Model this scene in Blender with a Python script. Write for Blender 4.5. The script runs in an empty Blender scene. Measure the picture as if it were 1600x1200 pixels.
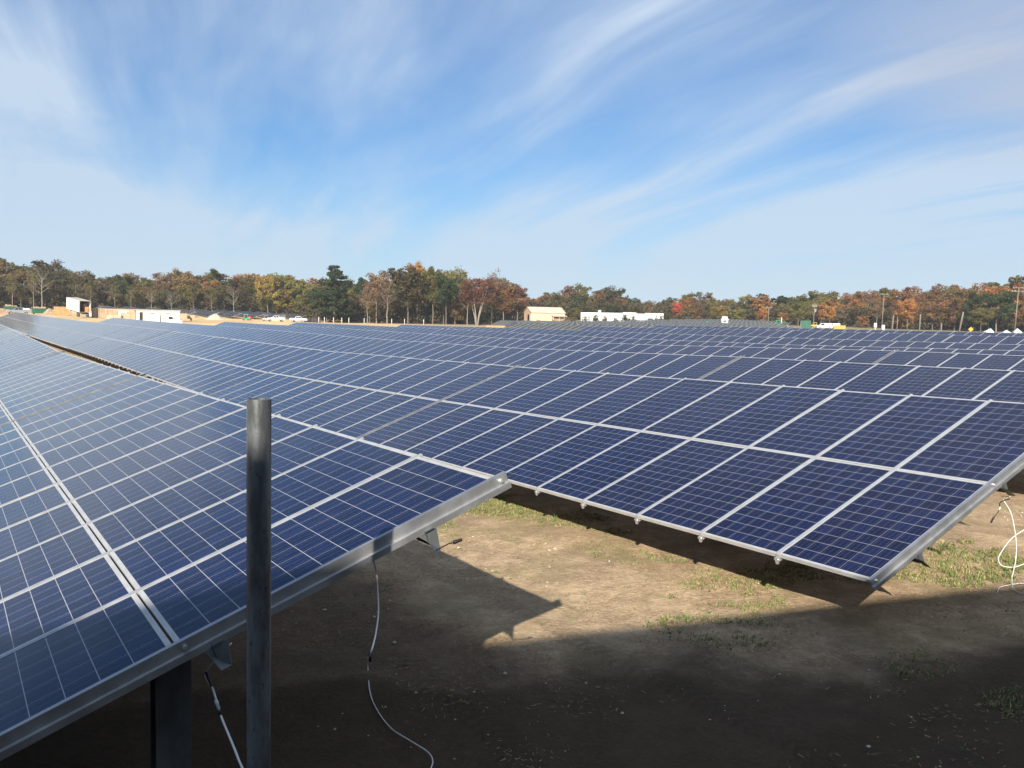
import bpy, bmesh, math, random
import numpy as np
from mathutils import Vector, Matrix, Euler
random.seed(7); rng = np.random.default_rng(7)
S = bpy.context.scene
COL = S.collection
R = math.radians

# ------------------------------------------------------------------ camera, sky, sun, exposure
CAMZ = 2.75
FPX = 1365.0                                            # focal length for a 1600 px wide frame
PITCH = math.atan((600-506)/FPX); ROLL = R(1.2)
cam = bpy.data.objects.new('camera', bpy.data.cameras.new('camera'))
COL.objects.link(cam); S.camera = cam
cam.data.sensor_width = 36; cam.data.lens = FPX/1600*36
cam.data.clip_start = 0.05; cam.data.clip_end = 12000
cam.location = (0, 0, CAMZ)
cam.rotation_euler = (Matrix.Rotation(math.pi/2-PITCH, 3, 'X') @ Matrix.Rotation(ROLL, 3, 'Z')).to_euler()
MC = cam.rotation_euler.to_matrix()

UX, UY = -0.549, 0.836                                  # direction along the rows (far left); north = (NX, NY)
NX, NY = 0.836, 0.549
SUN_EL = R(28.2); SUN_AZ = R(180+9.2)                   # the sun stands behind the camera
sdir = Vector((math.sin(SUN_AZ)*math.cos(SUN_EL), math.cos(SUN_AZ)*math.cos(SUN_EL), math.sin(SUN_EL)))
sun = bpy.data.objects.new('sun', bpy.data.lights.new('sun', 'SUN')); COL.objects.link(sun)
sun.data.energy = 5.0; sun.data.angle = R(0.53); sun.data.color = (1.0, 0.93, 0.82)
sun.rotation_euler = sdir.to_track_quat('Z', 'Y').to_euler(); sun.location = (0, -40, 60)
S.view_settings.view_transform = 'Standard'; S.view_settings.look = 'None'
S.view_settings.exposure = 0.95; S.view_settings.gamma = 1

W = bpy.data.worlds.new("World"); S.world = W; W.use_nodes = True
class NT:
    """small helper for wiring nodes"""
    def __init__(s, nt): s.nt = nt
    def n(s, t, **k):
        o = s.nt.nodes.new(t)
        for a, b in k.items(): setattr(o, a, b)
        return o
    def put(s, sock, v):
        if isinstance(v, bpy.types.NodeSocket): s.nt.links.new(v, sock)
        elif v is not None: sock.default_value = v
    def m(s, op, a, b=None, c=None, clamp=False):
        o = s.n('ShaderNodeMath', operation=op, use_clamp=clamp)
        s.put(o.inputs[0], a); s.put(o.inputs[1], b)
        if c is not None: s.put(o.inputs[2], c)
        return o.outputs[0]
    def vm(s, op, a, b=None):
        o = s.n('ShaderNodeVectorMath', operation=op); s.put(o.inputs[0], a); s.put(o.inputs[1], b)
        return o.outputs['Value'] if op in ('DOT_PRODUCT', 'LENGTH') else o.outputs[0]
    def xyz(s, x=0, y=0, z=0):
        o = s.n('ShaderNodeCombineXYZ')
        for i, v in enumerate((x, y, z)): s.put(o.inputs[i], v)
        return o.outputs[0]
    def noise(s, vec, scale, detail=4, rough=.5, dist=0.0, out='Fac'):
        o = s.n('ShaderNodeTexNoise'); s.put(o.inputs['Vector'], vec); s.put(o.inputs['Scale'], scale)
        s.put(o.inputs['Detail'], detail); s.put(o.inputs['Roughness'], rough); s.put(o.inputs['Distortion'], dist)
        return o.outputs[out]
    def sm(s, v, a, b, lo=0.0, hi=1.0):
        o = s.n('ShaderNodeMapRange', interpolation_type='SMOOTHSTEP'); s.put(o.inputs[0], v)
        for i, q in ((1, a), (2, b), (3, lo), (4, hi)): s.put(o.inputs[i], q)
        return o.outputs[0]
    def mix(s, f, a, b, blend='MIX'):
        o = s.n('ShaderNodeMix', data_type='RGBA', blend_type=blend); s.put(o.inputs[0], f)
        for i, q in ((6, a), (7, b)):
            s.put(o.inputs[i], (*q, 1) if isinstance(q, tuple) and len(q) == 3 else q)
        return o.outputs[2]

def build_world():
    t = NT(W.node_tree); W.node_tree.nodes.clear()
    sky = t.n('ShaderNodeTexSky', sky_type='NISHITA', sun_disc=False, sun_elevation=SUN_EL, sun_rotation=SUN_AZ,
              altitude=50, air_density=1.0, dust_density=0.5, ozone_density=3.0)
    g = t.n('ShaderNodeTexCoord').outputs['Generated']
    sx = t.n('ShaderNodeSeparateXYZ'); t.put(sx.inputs[0], g)
    zz = t.m('MAXIMUM', sx.outputs[2], 0.0)
    den = t.m('ADD', zz, 0.13)
    px = t.m('DIVIDE', sx.outputs[0], den); py = t.m('DIVIDE', sx.outputs[1], den)
    p = t.xyz(px, py, 0)
    az = R(-22)
    al = t.vm('DOT_PRODUCT', p, (math.sin(az), math.cos(az), 0))     # along the wind
    ac = t.vm('DOT_PRODUCT', p, (math.cos(az), -math.sin(az), 0))    # across it
    wob = t.noise(t.xyz(t.m('MULTIPLY', al, .45), t.m('MULTIPLY', ac, .45), 3.3+3.7), 1.0, 2, .45)
    ac2 = t.m('ADD', ac, t.m('MULTIPLY', t.m('SUBTRACT', wob, .5), .75))
    broad = t.noise(t.xyz(t.m('MULTIPLY', al, .42), t.m('MULTIPLY', ac2, .75), 7.7+41.2), 1.0, 5, .52, .3)
    streak = t.noise(t.xyz(t.m('MULTIPLY', al, .24), t.m('MULTIPLY', ac2, 1.55), 1.9+3.7), 1.0, 7, .56, .35)
    fine = t.noise(t.xyz(t.m('MULTIPLY', al, .9), t.m('MULTIPLY', ac2, 4.2), 5.2+41.2), 1.0, 7, .62, .6)
    a = t.sm(broad, .30, .68)
    b = t.sm(streak, .34, .66)
    c = t.sm(fine, .25, .80)
    mask = t.m('ADD', t.m('MULTIPLY', a, .42), t.m('MULTIPLY', b, t.m('ADD', .40, t.m('MULTIPLY', a, .40))))
    mask = t.m('MULTIPLY', mask, t.m('ADD', .74, t.m('MULTIPLY', c, .40)))
    # a wide clear gap in the cirrus up to the left
    hole = t.sm(t.vm('LENGTH', t.vm('SUBTRACT', p, (-1.25, .75, 0))), .7, 1.75, .22, 1.0)
    mask = t.m('MULTIPLY', t.m('MULTIPLY', mask, 1.18), hole)
    # the veil thickens low down, as a sheet of cirrus seen edge-on does
    low = t.sm(zz, .0, .21, .92, 0.0)
    mask = t.m('ADD', mask, t.m('MULTIPLY', low, t.m('ADD', .72, t.m('MULTIPLY', b, .45))), clamp=True)
    mask = t.m('MULTIPLY', mask, .84)
    # a thicker greyish bank to the upper right
    bank = t.m('MULTIPLY', t.sm(t.vm('LENGTH', t.vm('SUBTRACT', t.xyz(px, t.m('ADD', py, t.m('MULTIPLY', t.m('SUBTRACT', wob, .5), 1.6)), 0), (1.5, 1.95, 0))), .25, 1.25, 1, 0), t.m('ADD', .58, t.m('MULTIPLY', c, .35)))
    mask = t.m('MAXIMUM', mask, t.m('MULTIPLY', bank, .95))
    cloud = t.mix(t.sm(zz, 0.0, .5), (6.2, 7.4, 8.7), (7.1, 8.3, 10.0))
    cloud = t.mix(bank, cloud, (5.6, 6.0, 7.0))
    col = t.mix(mask, t.mix(1.0, sky.outputs[0], (.58, .94, 1.22), 'MULTIPLY'), cloud)
    bg = t.n('ShaderNodeBackground'); t.put(bg.inputs[0], col); bg.inputs[1].default_value = 0.05
    out = t.n('ShaderNodeOutputWorld'); t.nt.links.new(bg.outputs[0], out.inputs[0])
build_world()

# ------------------------------------------------------------------ materials
def mat(name, base=(.5, .5, .5), rough=.7, metal=0.0, spec=.5, fn=None, bump=None):
    m = bpy.data.materials.new(name); m.use_nodes = True
    t = NT(m.node_tree); p = m.node_tree.nodes['Principled BSDF']
    p.inputs['Base Color'].default_value = (*base, 1); p.inputs['Roughness'].default_value = rough
    p.inputs['Metallic'].default_value = metal; p.inputs['Specular IOR Level'].default_value = spec
    if fn: fn(t, p)
    return m
def bumped(t, p, h, strength, dist):
    b = t.n('ShaderNodeBump'); b.inputs['Strength'].default_value = strength; b.inputs['Distance'].default_value = dist
    t.put(b.inputs['Height'], h); t.put(p.inputs['Normal'], b.outputs[0])
def mottled(a, b, scale, lo=.35, hi=.65, detail=5, bump=0.0, rough=None, stretch=None):
    def fn(t, p):
        co = t.n('ShaderNodeTexCoord').outputs['Object']
        if stretch: co = t.vm('MULTIPLY', co, stretch)
        f = t.noise(co, scale, detail, .6)
        t.put(p.inputs['Base Color'], t.mix(t.sm(f, lo, hi), a, b))
        if bump: bumped(t, p, t.noise(co, scale*4, 4, .6), bump, .01)
        if rough: t.put(p.inputs['Roughness'], t.sm(f, lo, hi, rough[0], rough[1]))
    return fn

def cells_fn(t, p):
    uv = t.n('ShaderNodeUVMap').outputs[0]
    s = t.n('ShaderNodeSeparateXYZ'); t.put(s.inputs[0], uv)
    P = .1585
    def axis(v, off, n, wd_):
        q = t.m('DIVIDE', t.m('SUBTRACT', v, off), P)
        f = t.m('FRACT', q)
        d = t.m('MULTIPLY', t.m('MINIMUM', f, t.m('SUBTRACT', 1.0, f)), P)
        inside = t.m('MULTIPLY', t.m('GREATER_THAN', q, 0.0), t.m('LESS_THAN', q, float(n)))
        return q, t.m('MAXIMUM', t.m('LESS_THAN', d, wd_), t.m('SUBTRACT', 1.0, inside))
    qx, gx = axis(s.outputs[0], .0065, 6, .0013)
    qy, gy = axis(s.outputs[1], .0265, 12, .0021)
    gap = t.m('MAXIMUM', gx, gy)
    f3 = t.m('ABSOLUTE', t.m('SUBTRACT', t.m('FRACT', t.m('MULTIPLY', qx, 3.0)), .5))
    bus = t.m('MULTIPLY', t.m('LESS_THAN', t.m('MULTIPLY', f3, P/3), .0007), .30)
    cell = t.xyz(t.m('FLOOR', qx), t.m('FLOOR', qy), 0)
    oi = t.n('ShaderNodeObjectInfo')
    wn = t.n('ShaderNodeTexWhiteNoise', noise_dimensions='4D'); t.put(wn.inputs['Vector'], cell)
    t.put(wn.inputs['W'], oi.outputs['Random'])
    vo = t.n('ShaderNodeTexVoronoi'); t.put(vo.inputs['Vector'], uv); vo.inputs['Scale'].default_value = 75
    cv = t.n('ShaderNodeSeparateXYZ'); t.put(cv.inputs[0], vo.outputs['Color'])
    k = t.m('ADD', t.m('MULTIPLY', wn.outputs[0], .5), t.m('MULTIPLY', cv.outputs[0], .5))
    base = t.mix(k, (.0015, .0040, .019), (.0056, .0128, .062))
    base = t.mix(t.m('MULTIPLY', oi.outputs['Random'], .35), base, (.0060, .0072, .028))
    base = t.mix(bus, base, (.36, .37, .40))
    base = t.mix(gap, base, (.32, .32, .34))
    # faint dust smears and drying streaks, running down the slope
    sm = t.noise(t.vm('MULTIPLY', t.vm('ADD', uv, t.xyz(t.m('MULTIPLY', oi.outputs['Random'], 37.0), 0, 0)), (9.0, 1.3, 1)), 1.6, 5, .65)
    t.put(p.inputs['Roughness'], t.sm(sm, .35, .75, .04, .15))
    dust = t.m('MULTIPLY', t.m('ADD', t.sm(sm, .45, .8), t.m('MULTIPLY', oi.outputs['Random'], .4)), .035)
    t.put(p.inputs['Base Color'], t.mix(dust, base, (.26, .25, .24)))
    p.inputs['IOR'].default_value = 1.27

M = {}
M['cells'] = mat('solar_cells', rough=.12, fn=cells_fn)
M['alu'] = mat('anodised_aluminium', rough=.42, metal=.65, fn=mottled((.50, .50, .50), (.59, .59, .58), 6, rough=(.30, .42)))
M['frame'] = mat('module_frame_aluminium', rough=.45, metal=.3, fn=mottled((.43, .43, .425), (.50, .50, .49), 6))
M['galv'] = mat('galvanised_steel', rough=.45, metal=.8, fn=mottled((.38, .385, .39), (.46, .465, .47), 5, bump=.02, rough=(.40, .50)))
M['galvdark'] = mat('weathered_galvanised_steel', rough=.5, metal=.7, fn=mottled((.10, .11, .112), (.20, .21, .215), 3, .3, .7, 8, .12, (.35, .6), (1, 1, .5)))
M['back'] = mat('backsheet', (.6, .6, .58), .6)
M['black'] = mat('black_plastic', (.012, .012, .013), .5)
M['rubber'] = mat('rubber', (.02, .02, .02), .85)
M['cable'] = mat('white_cable', (.72, .72, .70), .45)
M['white'] = mat('white_paint', rough=.45, fn=mottled((.58, .59, .60), (.68, .68, .67), .6))
M['glassdark'] = mat('dark_window', (.015, .018, .02), .08)
M['steelgrey'] = mat('grey_paint', (.22, .23, .24), .5)
M['chrome'] = mat('bright_metal', (.6, .6, .6), .3, .9)
M['green'] = mat('green_paint', rough=.6, fn=mottled((.012, .075, .045), (.02, .10, .055), 1.0))
M['lime'] = mat('bright_green_paint', (.03, .32, .12), .5)
M['yellow'] = mat('yellow_paint', (.40, .27, .06), .7)
M['orange'] = mat('orange_plywood', rough=.8, fn=mottled((.38, .19, .07), (.50, .27, .10), 1.2))
M['wood'] = mat('pale_crate_wood', rough=.8, fn=mottled((.36, .26, .165), (.46, .35, .23), .9, stretch=(1, 1, 6)))
M['wooddark'] = mat('weathered_crate_wood', rough=.85, fn=mottled((.22, .15, .10), (.34, .24, .16), 1.5))
M['polewood'] = mat('utility_pole_wood', rough=.9, fn=mottled((.15, .12, .09), (.22, .18, .14), 2, stretch=(1, 1, .2)))
M['plastic'] = mat('milky_wrap', (.62, .64, .66), .3)
M['red'] = mat('red_paint', (.45, .05, .04), .5)
M['tan'] = mat('tan_metal_siding', rough=.6, fn=mottled((.56, .40, .25), (.62, .45, .29), .5))
M['tanroof'] = mat('pale_metal_roof', rough=.5, fn=mottled((.46, .38, .31), (.52, .44, .36), .4))
M['concrete'] = mat('concrete', rough=.85, fn=mottled((.36, .35, .32), (.45, .43, .40), 1.2))

def soil_fn(t, p):
    co = t.n('ShaderNodeTexCoord').outputs['Object']
    u = t.vm('DOT_PRODUCT', co, (UX, UY, 0)); n = t.vm('DOT_PRODUCT', co, (NX, NY, 0))
    big = t.noise(co, .55, 6, .6); mid = t.noise(co, 2.6, 6, .65); fin = t.noise(co, 26, 5, .7); grain = t.noise(co, 140, 3, .7)
    sand = t.mix(t.sm(mid, .35, .68), (.36, .245, .140), (.60, .43, .265))
    sand = t.mix(t.m('MULTIPLY', t.sm(fin, .46, .64), .65), sand, (.70, .54, .36))
    sand = t.mix(t.m('MULTIPLY', t.sm(grain, .50, .62), .60), sand, (.17, .12, .08))
    crumb = t.noise(co, 9, 6, .75, .6)
    sand = t.mix(t.sm(crumb, .38, .60, .34, 0), sand, (.20, .145, .095))
    # damp, compacted dark patches
    sand = t.mix(t.m('MULTIPLY', t.sm(big, .52, .66), .45), sand, (.20, .142, .095))
    # straw and thin green growth in patches
    straw = t.noise(t.vm('MULTIPLY', co, (1, 2.2, 1)), 9, 5, .7)
    veg = t.sm(t.noise(co, .8, 5, .62), .47, .62)
    sand = t.mix(t.m('MULTIPLY', t.m('MULTIPLY', veg, t.sm(straw, .42, .62)), .35), sand, (.27, .235, .11))
    sand = t.mix(t.m('MULTIPLY', t.m('MULTIPLY', veg, t.sm(fin, .48, .66)), .55), sand, (.085, .115, .035))
    # tyre tracks left between the rows: a darker pressed strip with a tread pattern
    wob = t.m('MULTIPLY', t.m('SUBTRACT', t.noise(co, .35, 2, .5), .5), .9)
    tread = None
    for n0 in (3.16, 4.72):
        q = t.m('ABSOLUTE', t.m('SUBTRACT', t.m('ADD', n, wob), n0))
        strip = t.m('MULTIPLY', t.sm(q, .10, .17, 1, 0), t.m('MULTIPLY', t.sm(mid, .36, .58, .0, 1.0), t.sm(fin, .35, .62, .25, 1)))
        lug = t.m('SINE', t.m('ADD', t.m('MULTIPLY', u, 62.0), t.m('MULTIPLY', q, 34.0)))
        k = t.m('MULTIPLY', strip, t.sm(lug, -.9, .9))
        sand = t.mix(t.m('MULTIPLY', strip, .25), sand, (.16, .11, .07)); sand = t.mix(t.m('MULTIPLY', k, .2), sand, (.34, .25, .16))
        tread = k if tread is None else t.m('ADD', tread, k)
    # churned lane soil, with the foreground's shade painted into its colour as well
    lane_shade = t.m('ADD', t.m('ADD', u, t.m('MULTIPLY', n, .55)), t.m('MULTIPLY', t.m('SUBTRACT', t.noise(co, .5, 5, .65), .5), 3.0))
    dark = t.m('MULTIPLY', t.m('MAXIMUM', t.m('MULTIPLY', t.sm(lane_shade, 7.3, 8.6, 1, 0), .90), t.m('MULTIPLY', t.sm(t.m('ADD', n, t.m('MULTIPLY', t.m('SUBTRACT', t.noise(co, .8, 5, .6), .5), 1.6)), 3.5, 4.5, 1, 0), t.m('MULTIPLY', t.sm(u, 20, 12), .72))), 1.0)  # second term deepens the shade along the first row
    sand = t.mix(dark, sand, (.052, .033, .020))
    # the sandy yard beyond the left end of the rows
    yard = t.m('MULTIPLY', t.sm(t.m('ADD', u, t.m('MULTIPLY', big, 14.0)), 140, 175), t.sm(t.m('ADD', n, t.m('MULTIPLY', big, 30.0)), 175, 120))
    yc = t.mix(t.sm(t.noise(co, .06, 5, .6), .4, .62), (.50, .345, .175), (.62, .455, .25))
    sand = t.mix(yard, sand, yc)
    # dull field grass at a distance
    fld = t.m('MULTIPLY', t.sm(t.vm('LENGTH', co), 60, 130), t.m('SUBTRACT', 1.0, yard))
    sand = t.mix(t.m('MULTIPLY', fld, .7), sand, t.mix(big, (.13, .13, .06), (.22, .19, .10)))
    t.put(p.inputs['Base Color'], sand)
    h = t.m('ADD', t.m('ADD', t.m('MULTIPLY', mid, .5), t.m('MULTIPLY', fin, .35)), t.m('MULTIPLY', grain, .12))
    h = t.m('ADD', t.m('ADD', h, t.m('MULTIPLY', crumb, .5)), t.m('MULTIPLY', tread, .22)); bumped(t, p, h, .9, .07)
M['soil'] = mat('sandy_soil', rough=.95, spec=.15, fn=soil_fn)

def leaf_mat(name, var=.5):
    def fn(t, p):
        oi = t.n('ShaderNodeObjectInfo')
        at = t.n('ShaderNodeAttribute', attribute_name='tint'); s = t.n('ShaderNodeSeparateXYZ'); t.put(s.inputs[0], at.outputs['Vector'])
        hs = t.n('ShaderNodeHueSaturation'); t.put(hs.inputs['Color'], oi.outputs['Color'])
        t.put(hs.inputs['Hue'], t.m('ADD', .5, t.m('MULTIPLY', t.m('SUBTRACT', s.outputs[0], .42), .07)))
        t.put(hs.inputs['Value'], t.m('ADD', 1-var, t.m('MULTIPLY', s.outputs[1], 2*var)))
        hs.inputs['Saturation'].default_value = .95
        t.put(p.inputs['Base Color'], hs.outputs[0])
        tr = t.n('ShaderNodeBsdfTranslucent'); t.put(tr.inputs[0], hs.outputs[0])
        mx = t.n('ShaderNodeMixShader'); mx.inputs[0].default_value = .25
        t.nt.links.new(p.outputs[0], mx.inputs[1]); t.nt.links.new(tr.outputs[0], mx.inputs[2])
        t.nt.links.new(mx.outputs[0], t.nt.nodes['Material Output'].inputs[0])
    return mat(name, rough=.8, spec=.2, fn=fn)
M['leaf'] = leaf_mat('autumn_leaves')
M['bark'] = mat('bark', rough=.9, fn=lambda t, p: t.put(p.inputs['Base Color'], t.mix(t.noise(t.n('ShaderNodeTexCoord').outputs['Object'], 1.5, 4, .6), t.n('ShaderNodeObjectInfo').outputs['Color'], (.10, .08, .06))))
def grass_fn(t, p):
    at = t.n('ShaderNodeAttribute', attribute_name='tint'); s = t.n('ShaderNodeSeparateXYZ'); t.put(s.inputs[0], at.outputs['Vector'])
    t.put(p.inputs['Base Color'], t.mix(s.outputs[0], (.060, .140, .022), (.36, .28, .14)))
M['grass'] = mat('grass_blades', rough=.7, spec=.2, fn=grass_fn)
M['stone'] = mat('pebble', rough=.9, fn=mottled((.36, .31, .24), (.54, .48, .40), 8))
# ------------------------------------------------------------------ mesh helpers
class MB:
    """collects shapes and links them as ONE mesh object"""
    def __init__(s): s.v = []; s.f = []; s.m = []; s.uv = {}
    def add(s, vs, fs, mi=0, T=None):
        o = len(s.v)
        if T is not None: vs = [tuple(T @ Vector(v)) for v in vs]
        s.v += [tuple(v) for v in vs]
        for f in fs: s.f.append([i+o for i in f]); s.m.append(mi)
    def box(s, x0, x1, y0, y1, z0, z1, mi=0, T=None):
        v = [(x, y, z) for z in (z0, z1) for y in (y0, y1) for x in (x0, x1)]
        s.add(v, [(0, 2, 3, 1), (4, 5, 7, 6), (0, 1, 5, 4), (2, 6, 7, 3), (0, 4, 6, 2), (1, 3, 7, 5)], mi, T)
    def prism(s, prof, y0, y1, mi=0, T=None, axis='y'):
        """profile in (x,z), extruded along y (or profile (y,z) along x)"""
        k = len(prof)
        mk = (lambda p, q: (p[0], q, p[1])) if axis == 'y' else (lambda p, q: (q, p[0], p[1]))
        v = [mk(p, y0) for p in prof]+[mk(p, y1) for p in prof]
        s.add(v, [tuple(range(k)), tuple(range(2*k-1, k-1, -1))]+[(i, i+k, (i+1) % k+k, (i+1) % k) for i in range(k)], mi, T)
    def tube(s, pts, rad, seg=8, mi=0, cap=True, T=None):
        pts = [Vector(p) for p in pts]; n = len(pts); rs = rad if hasattr(rad, '__len__') else [rad]*n
        vs = []; up = None
        for i, p in enumerate(pts):
            d = (pts[min(i+1, n-1)]-pts[max(i-1, 0)]).normalized()
            if up is None: up = Vector((0, 0, 1)) if abs(d.z) < .9 else Vector((1, 0, 0))
            a = d.cross(up)
            a = a.normalized() if a.length > 1e-6 else d.orthogonal().normalized()
            b = a.cross(d).normalized(); up = b
            for k in range(seg):
                an = 2*math.pi*k/seg
                vs.append(p+a*(rs[i]*math.cos(an))+b*(rs[i]*math.sin(an)))
        fs = [(i*seg+k, i*seg+(k+1) % seg, (i+1)*seg+(k+1) % seg, (i+1)*seg+k) for i in range(n-1) for k in range(seg)]
        if cap: fs += [tuple(range(seg-1, -1, -1)), tuple((n-1)*seg+k for k in range(seg))]
        s.add(vs, fs, mi, T)
    def mesh(s, name, mats, smooth=False):
        me = bpy.data.meshes.new(name); me.from_pydata(s.v, [], s.f)
        for m in (mats if isinstance(mats, (list, tuple)) else [mats]): me.materials.append(m)
        me.polygons.foreach_set('material_index', s.m)
        if smooth: me.polygons.foreach_set('use_smooth', [True]*len(s.f))
        me.update(); return me
    def build(s, name, mats, parent=None, smooth=False, bevel=0):
        o = bpy.data.objects.new(name, s.mesh(name, mats, smooth)); COL.objects.link(o); o.parent = parent
        if bevel:
            b = o.modifiers.new('bevel', 'BEVEL'); b.width = bevel; b.segments = 2; b.limit_method = 'ANGLE'
        return o
def tag(o, label=None, cat=None, group=None, kind=None):
    for k, v in (('label', label), ('category', cat), ('group', group), ('kind', kind)):
        if v: o[k] = v
    return o
def empty(name, loc, rz=0, label=None, cat=None, group=None):
    o = bpy.data.objects.new(name, None); COL.objects.link(o); o.empty_display_size = .2
    o.location = loc; o.rotation_euler = (0, 0, rz); return tag(o, label, cat, group)
def child(name, me, parent, loc=(0, 0, 0), rot=(0, 0, 0), color=None):
    o = bpy.data.objects.new(name, me); COL.objects.link(o); o.parent = parent
    o.location = loc; o.rotation_euler = rot
    if color: o.color = (*color, 1)
    return o

# ------------------------------------------------------------------ the lie of the land (metres; u along the rows, n across them)
NU=[-600,-40,0,5,15,25,35,45,60,80,120,180,235,280,325,400,1000,4000]
NN=[-600,-40,-5,3,9,18,26,33,41,48,56,75,110,160,220,300,420,1000,4000]
def _rows():
    base={ # values at u=5,15,25,35,45,60,80
    3:[-.09,-.15,-.2,-.05,.12,.27,.36],9:[.07,-.06,-.15,-.08,.04,.15,.26],18:[.15,.13,-.02,-.05,.0,.18,.26],
    26:[.29,.27,.12,.08,.11,.22,.33],33:[.3,.26,.16,.15,.2,.36,.45],41:[.47,.47,.46,.47,.48,.54,.52],
    48:[.74,.74,.75,.84,.82,.8,.8],56:[.95,.95,.94,.95,.98,1.,1.]}
    far={3:[.6,1.3,2.3,2.6,4.0,5],9:[.6,1.3,2.3,2.6,4.0,5],18:[.6,1.3,2.3,2.6,4,5],26:[.65,1.35,2.3,2.6,4,5],33:[.6,.7,1.95,2.5,4,5],
    41:[.6,.35,1.95,2.4,4,5],48:[.8,.4,1.9,2.3,3.9,5],56:[.9,.6,1.9,2.2,3.8,5]}
    Z=[]
    for n in NN:
        if n<3: r=[0,0,0]+base[3]+far[3]+[7,9]; r=[x if n>-30 else x*.6 for x in r]
        elif n<=56: r=[base[n][0]]*3+base[n]+far[n]+[7,9]
        else:
            m={75:([1.0]*10+[1.0,1.3,1.9,2.0,3.6,5,7,9]),110:([1.05]*10+[1.15,1.4,1.8,1.9,3.3,5,7,9]),160:([1.2]*9+[1.4,1.5,1.9,2.2,2.8,3.8,5,7,9]),
            220:([1.8]*8+[2.0,2.2,2.6,3.2,4.3,4.8,5.2,6,7,9]),300:([2.6]*8+[2.7,2.9,3.2,3.6,4.8,5.2,5.6,6,7,9]),420:([4.2]*10+[4.4,4.8,5.2,5.6,6,6.4,7,9]),1000:[6.5]*18,4000:[9.]*18}
            r=m[n]
        Z.append(r)
    return np.array(Z)
ZZ=_rows()
def _pch(xs,ys,x):
    # xs (k), ys (...,k) ; x scalar array -> hermite with limited slopes
    xs=np.asarray(xs,float);h=np.diff(xs);d=np.diff(ys,axis=-1)/h
    m=np.zeros_like(ys)
    a=d[...,:-1];b=d[...,1:]
    w1=2*h[1:]+h[:-1];w2=h[1:]+2*h[:-1]
    with np.errstate(divide='ignore',invalid='ignore'):
        hm=(w1+w2)/(w1/a+w2/b)
    m[...,1:-1]=np.where(a*b>0,hm,0)
    i=np.clip(np.searchsorted(xs,x)-1,0,len(xs)-2)
    t=np.clip((x-xs[i])/h[i],0,1)
    return i,t,h[i],m
UU=np.asarray(NU,float)
def g(u,n):
    u=np.atleast_1d(np.asarray(u,float));n=np.atleast_1d(np.asarray(n,float))
    i,t,h,m=_pch(NU,ZZ,u)
    y0=ZZ[:,i];y1=ZZ[:,i+1];m0=m[:,i];m1=m[:,i+1]
    C=((2*t**3-3*t**2+1)*y0+(t**3-2*t**2+t)*h*m0+(-2*t**3+3*t**2)*y1+(t**3-t**2)*h*m1).T  # (pts, NN)
    xs=np.asarray(NN,float);i,t,h,m=_pch(NN,C,n)
    k=np.arange(len(n))
    y0=C[k,i];y1=C[k,i+1];m0=m[k,i];m1=m[k,i+1]
    return (2*t**3-3*t**2+1)*y0+(t**3-2*t**2+t)*h*m0+(-2*t**3+3*t**2)*y1+(t**3-t**2)*h*m1
def gz(u, n): return float(g(u, n)[0])
def un(x, y): return x*UX+y*UY, x*NX+y*NY
def xy(u, n): return u*UX+n*NX, u*UY+n*NY
def gxy(x, y): return gz(*un(x, y))
def view(x, y):
    """unit ground heading of the sight line through a point of the 1600x1200 frame"""
    d = MC @ Vector(((x-800)/FPX, (600-y)/FPX, -1)); return d
def at(x, d, dz=0.0):
    """a spot on the ground, d metres out along the heading of column x"""
    a = view(x, 505); h = math.hypot(a.x, a.y); px, py = a.x/h*d, a.y/h*d
    return Vector((px, py, gxy(px, py)+dz))
def on_ground(x, y):
    d = view(x, y); t = .5
    for _ in range(60):
        p = Vector((0, 0, CAMZ))+d*t; t += (p.z-gxy(p.x, p.y))/max(-d.z, .02)*.9
    return Vector((0, 0, CAMZ))+d*t
def frame_px(P):
    q = MC.transposed() @ (Vector(P)-Vector((0, 0, CAMZ)))
    if q.z > -.05: return None
    return 800+FPX*q.x/-q.z, 600-FPX*q.y/-q.z
def facing(d_x, d_y): return math.atan2(d_y, d_x)

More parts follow.
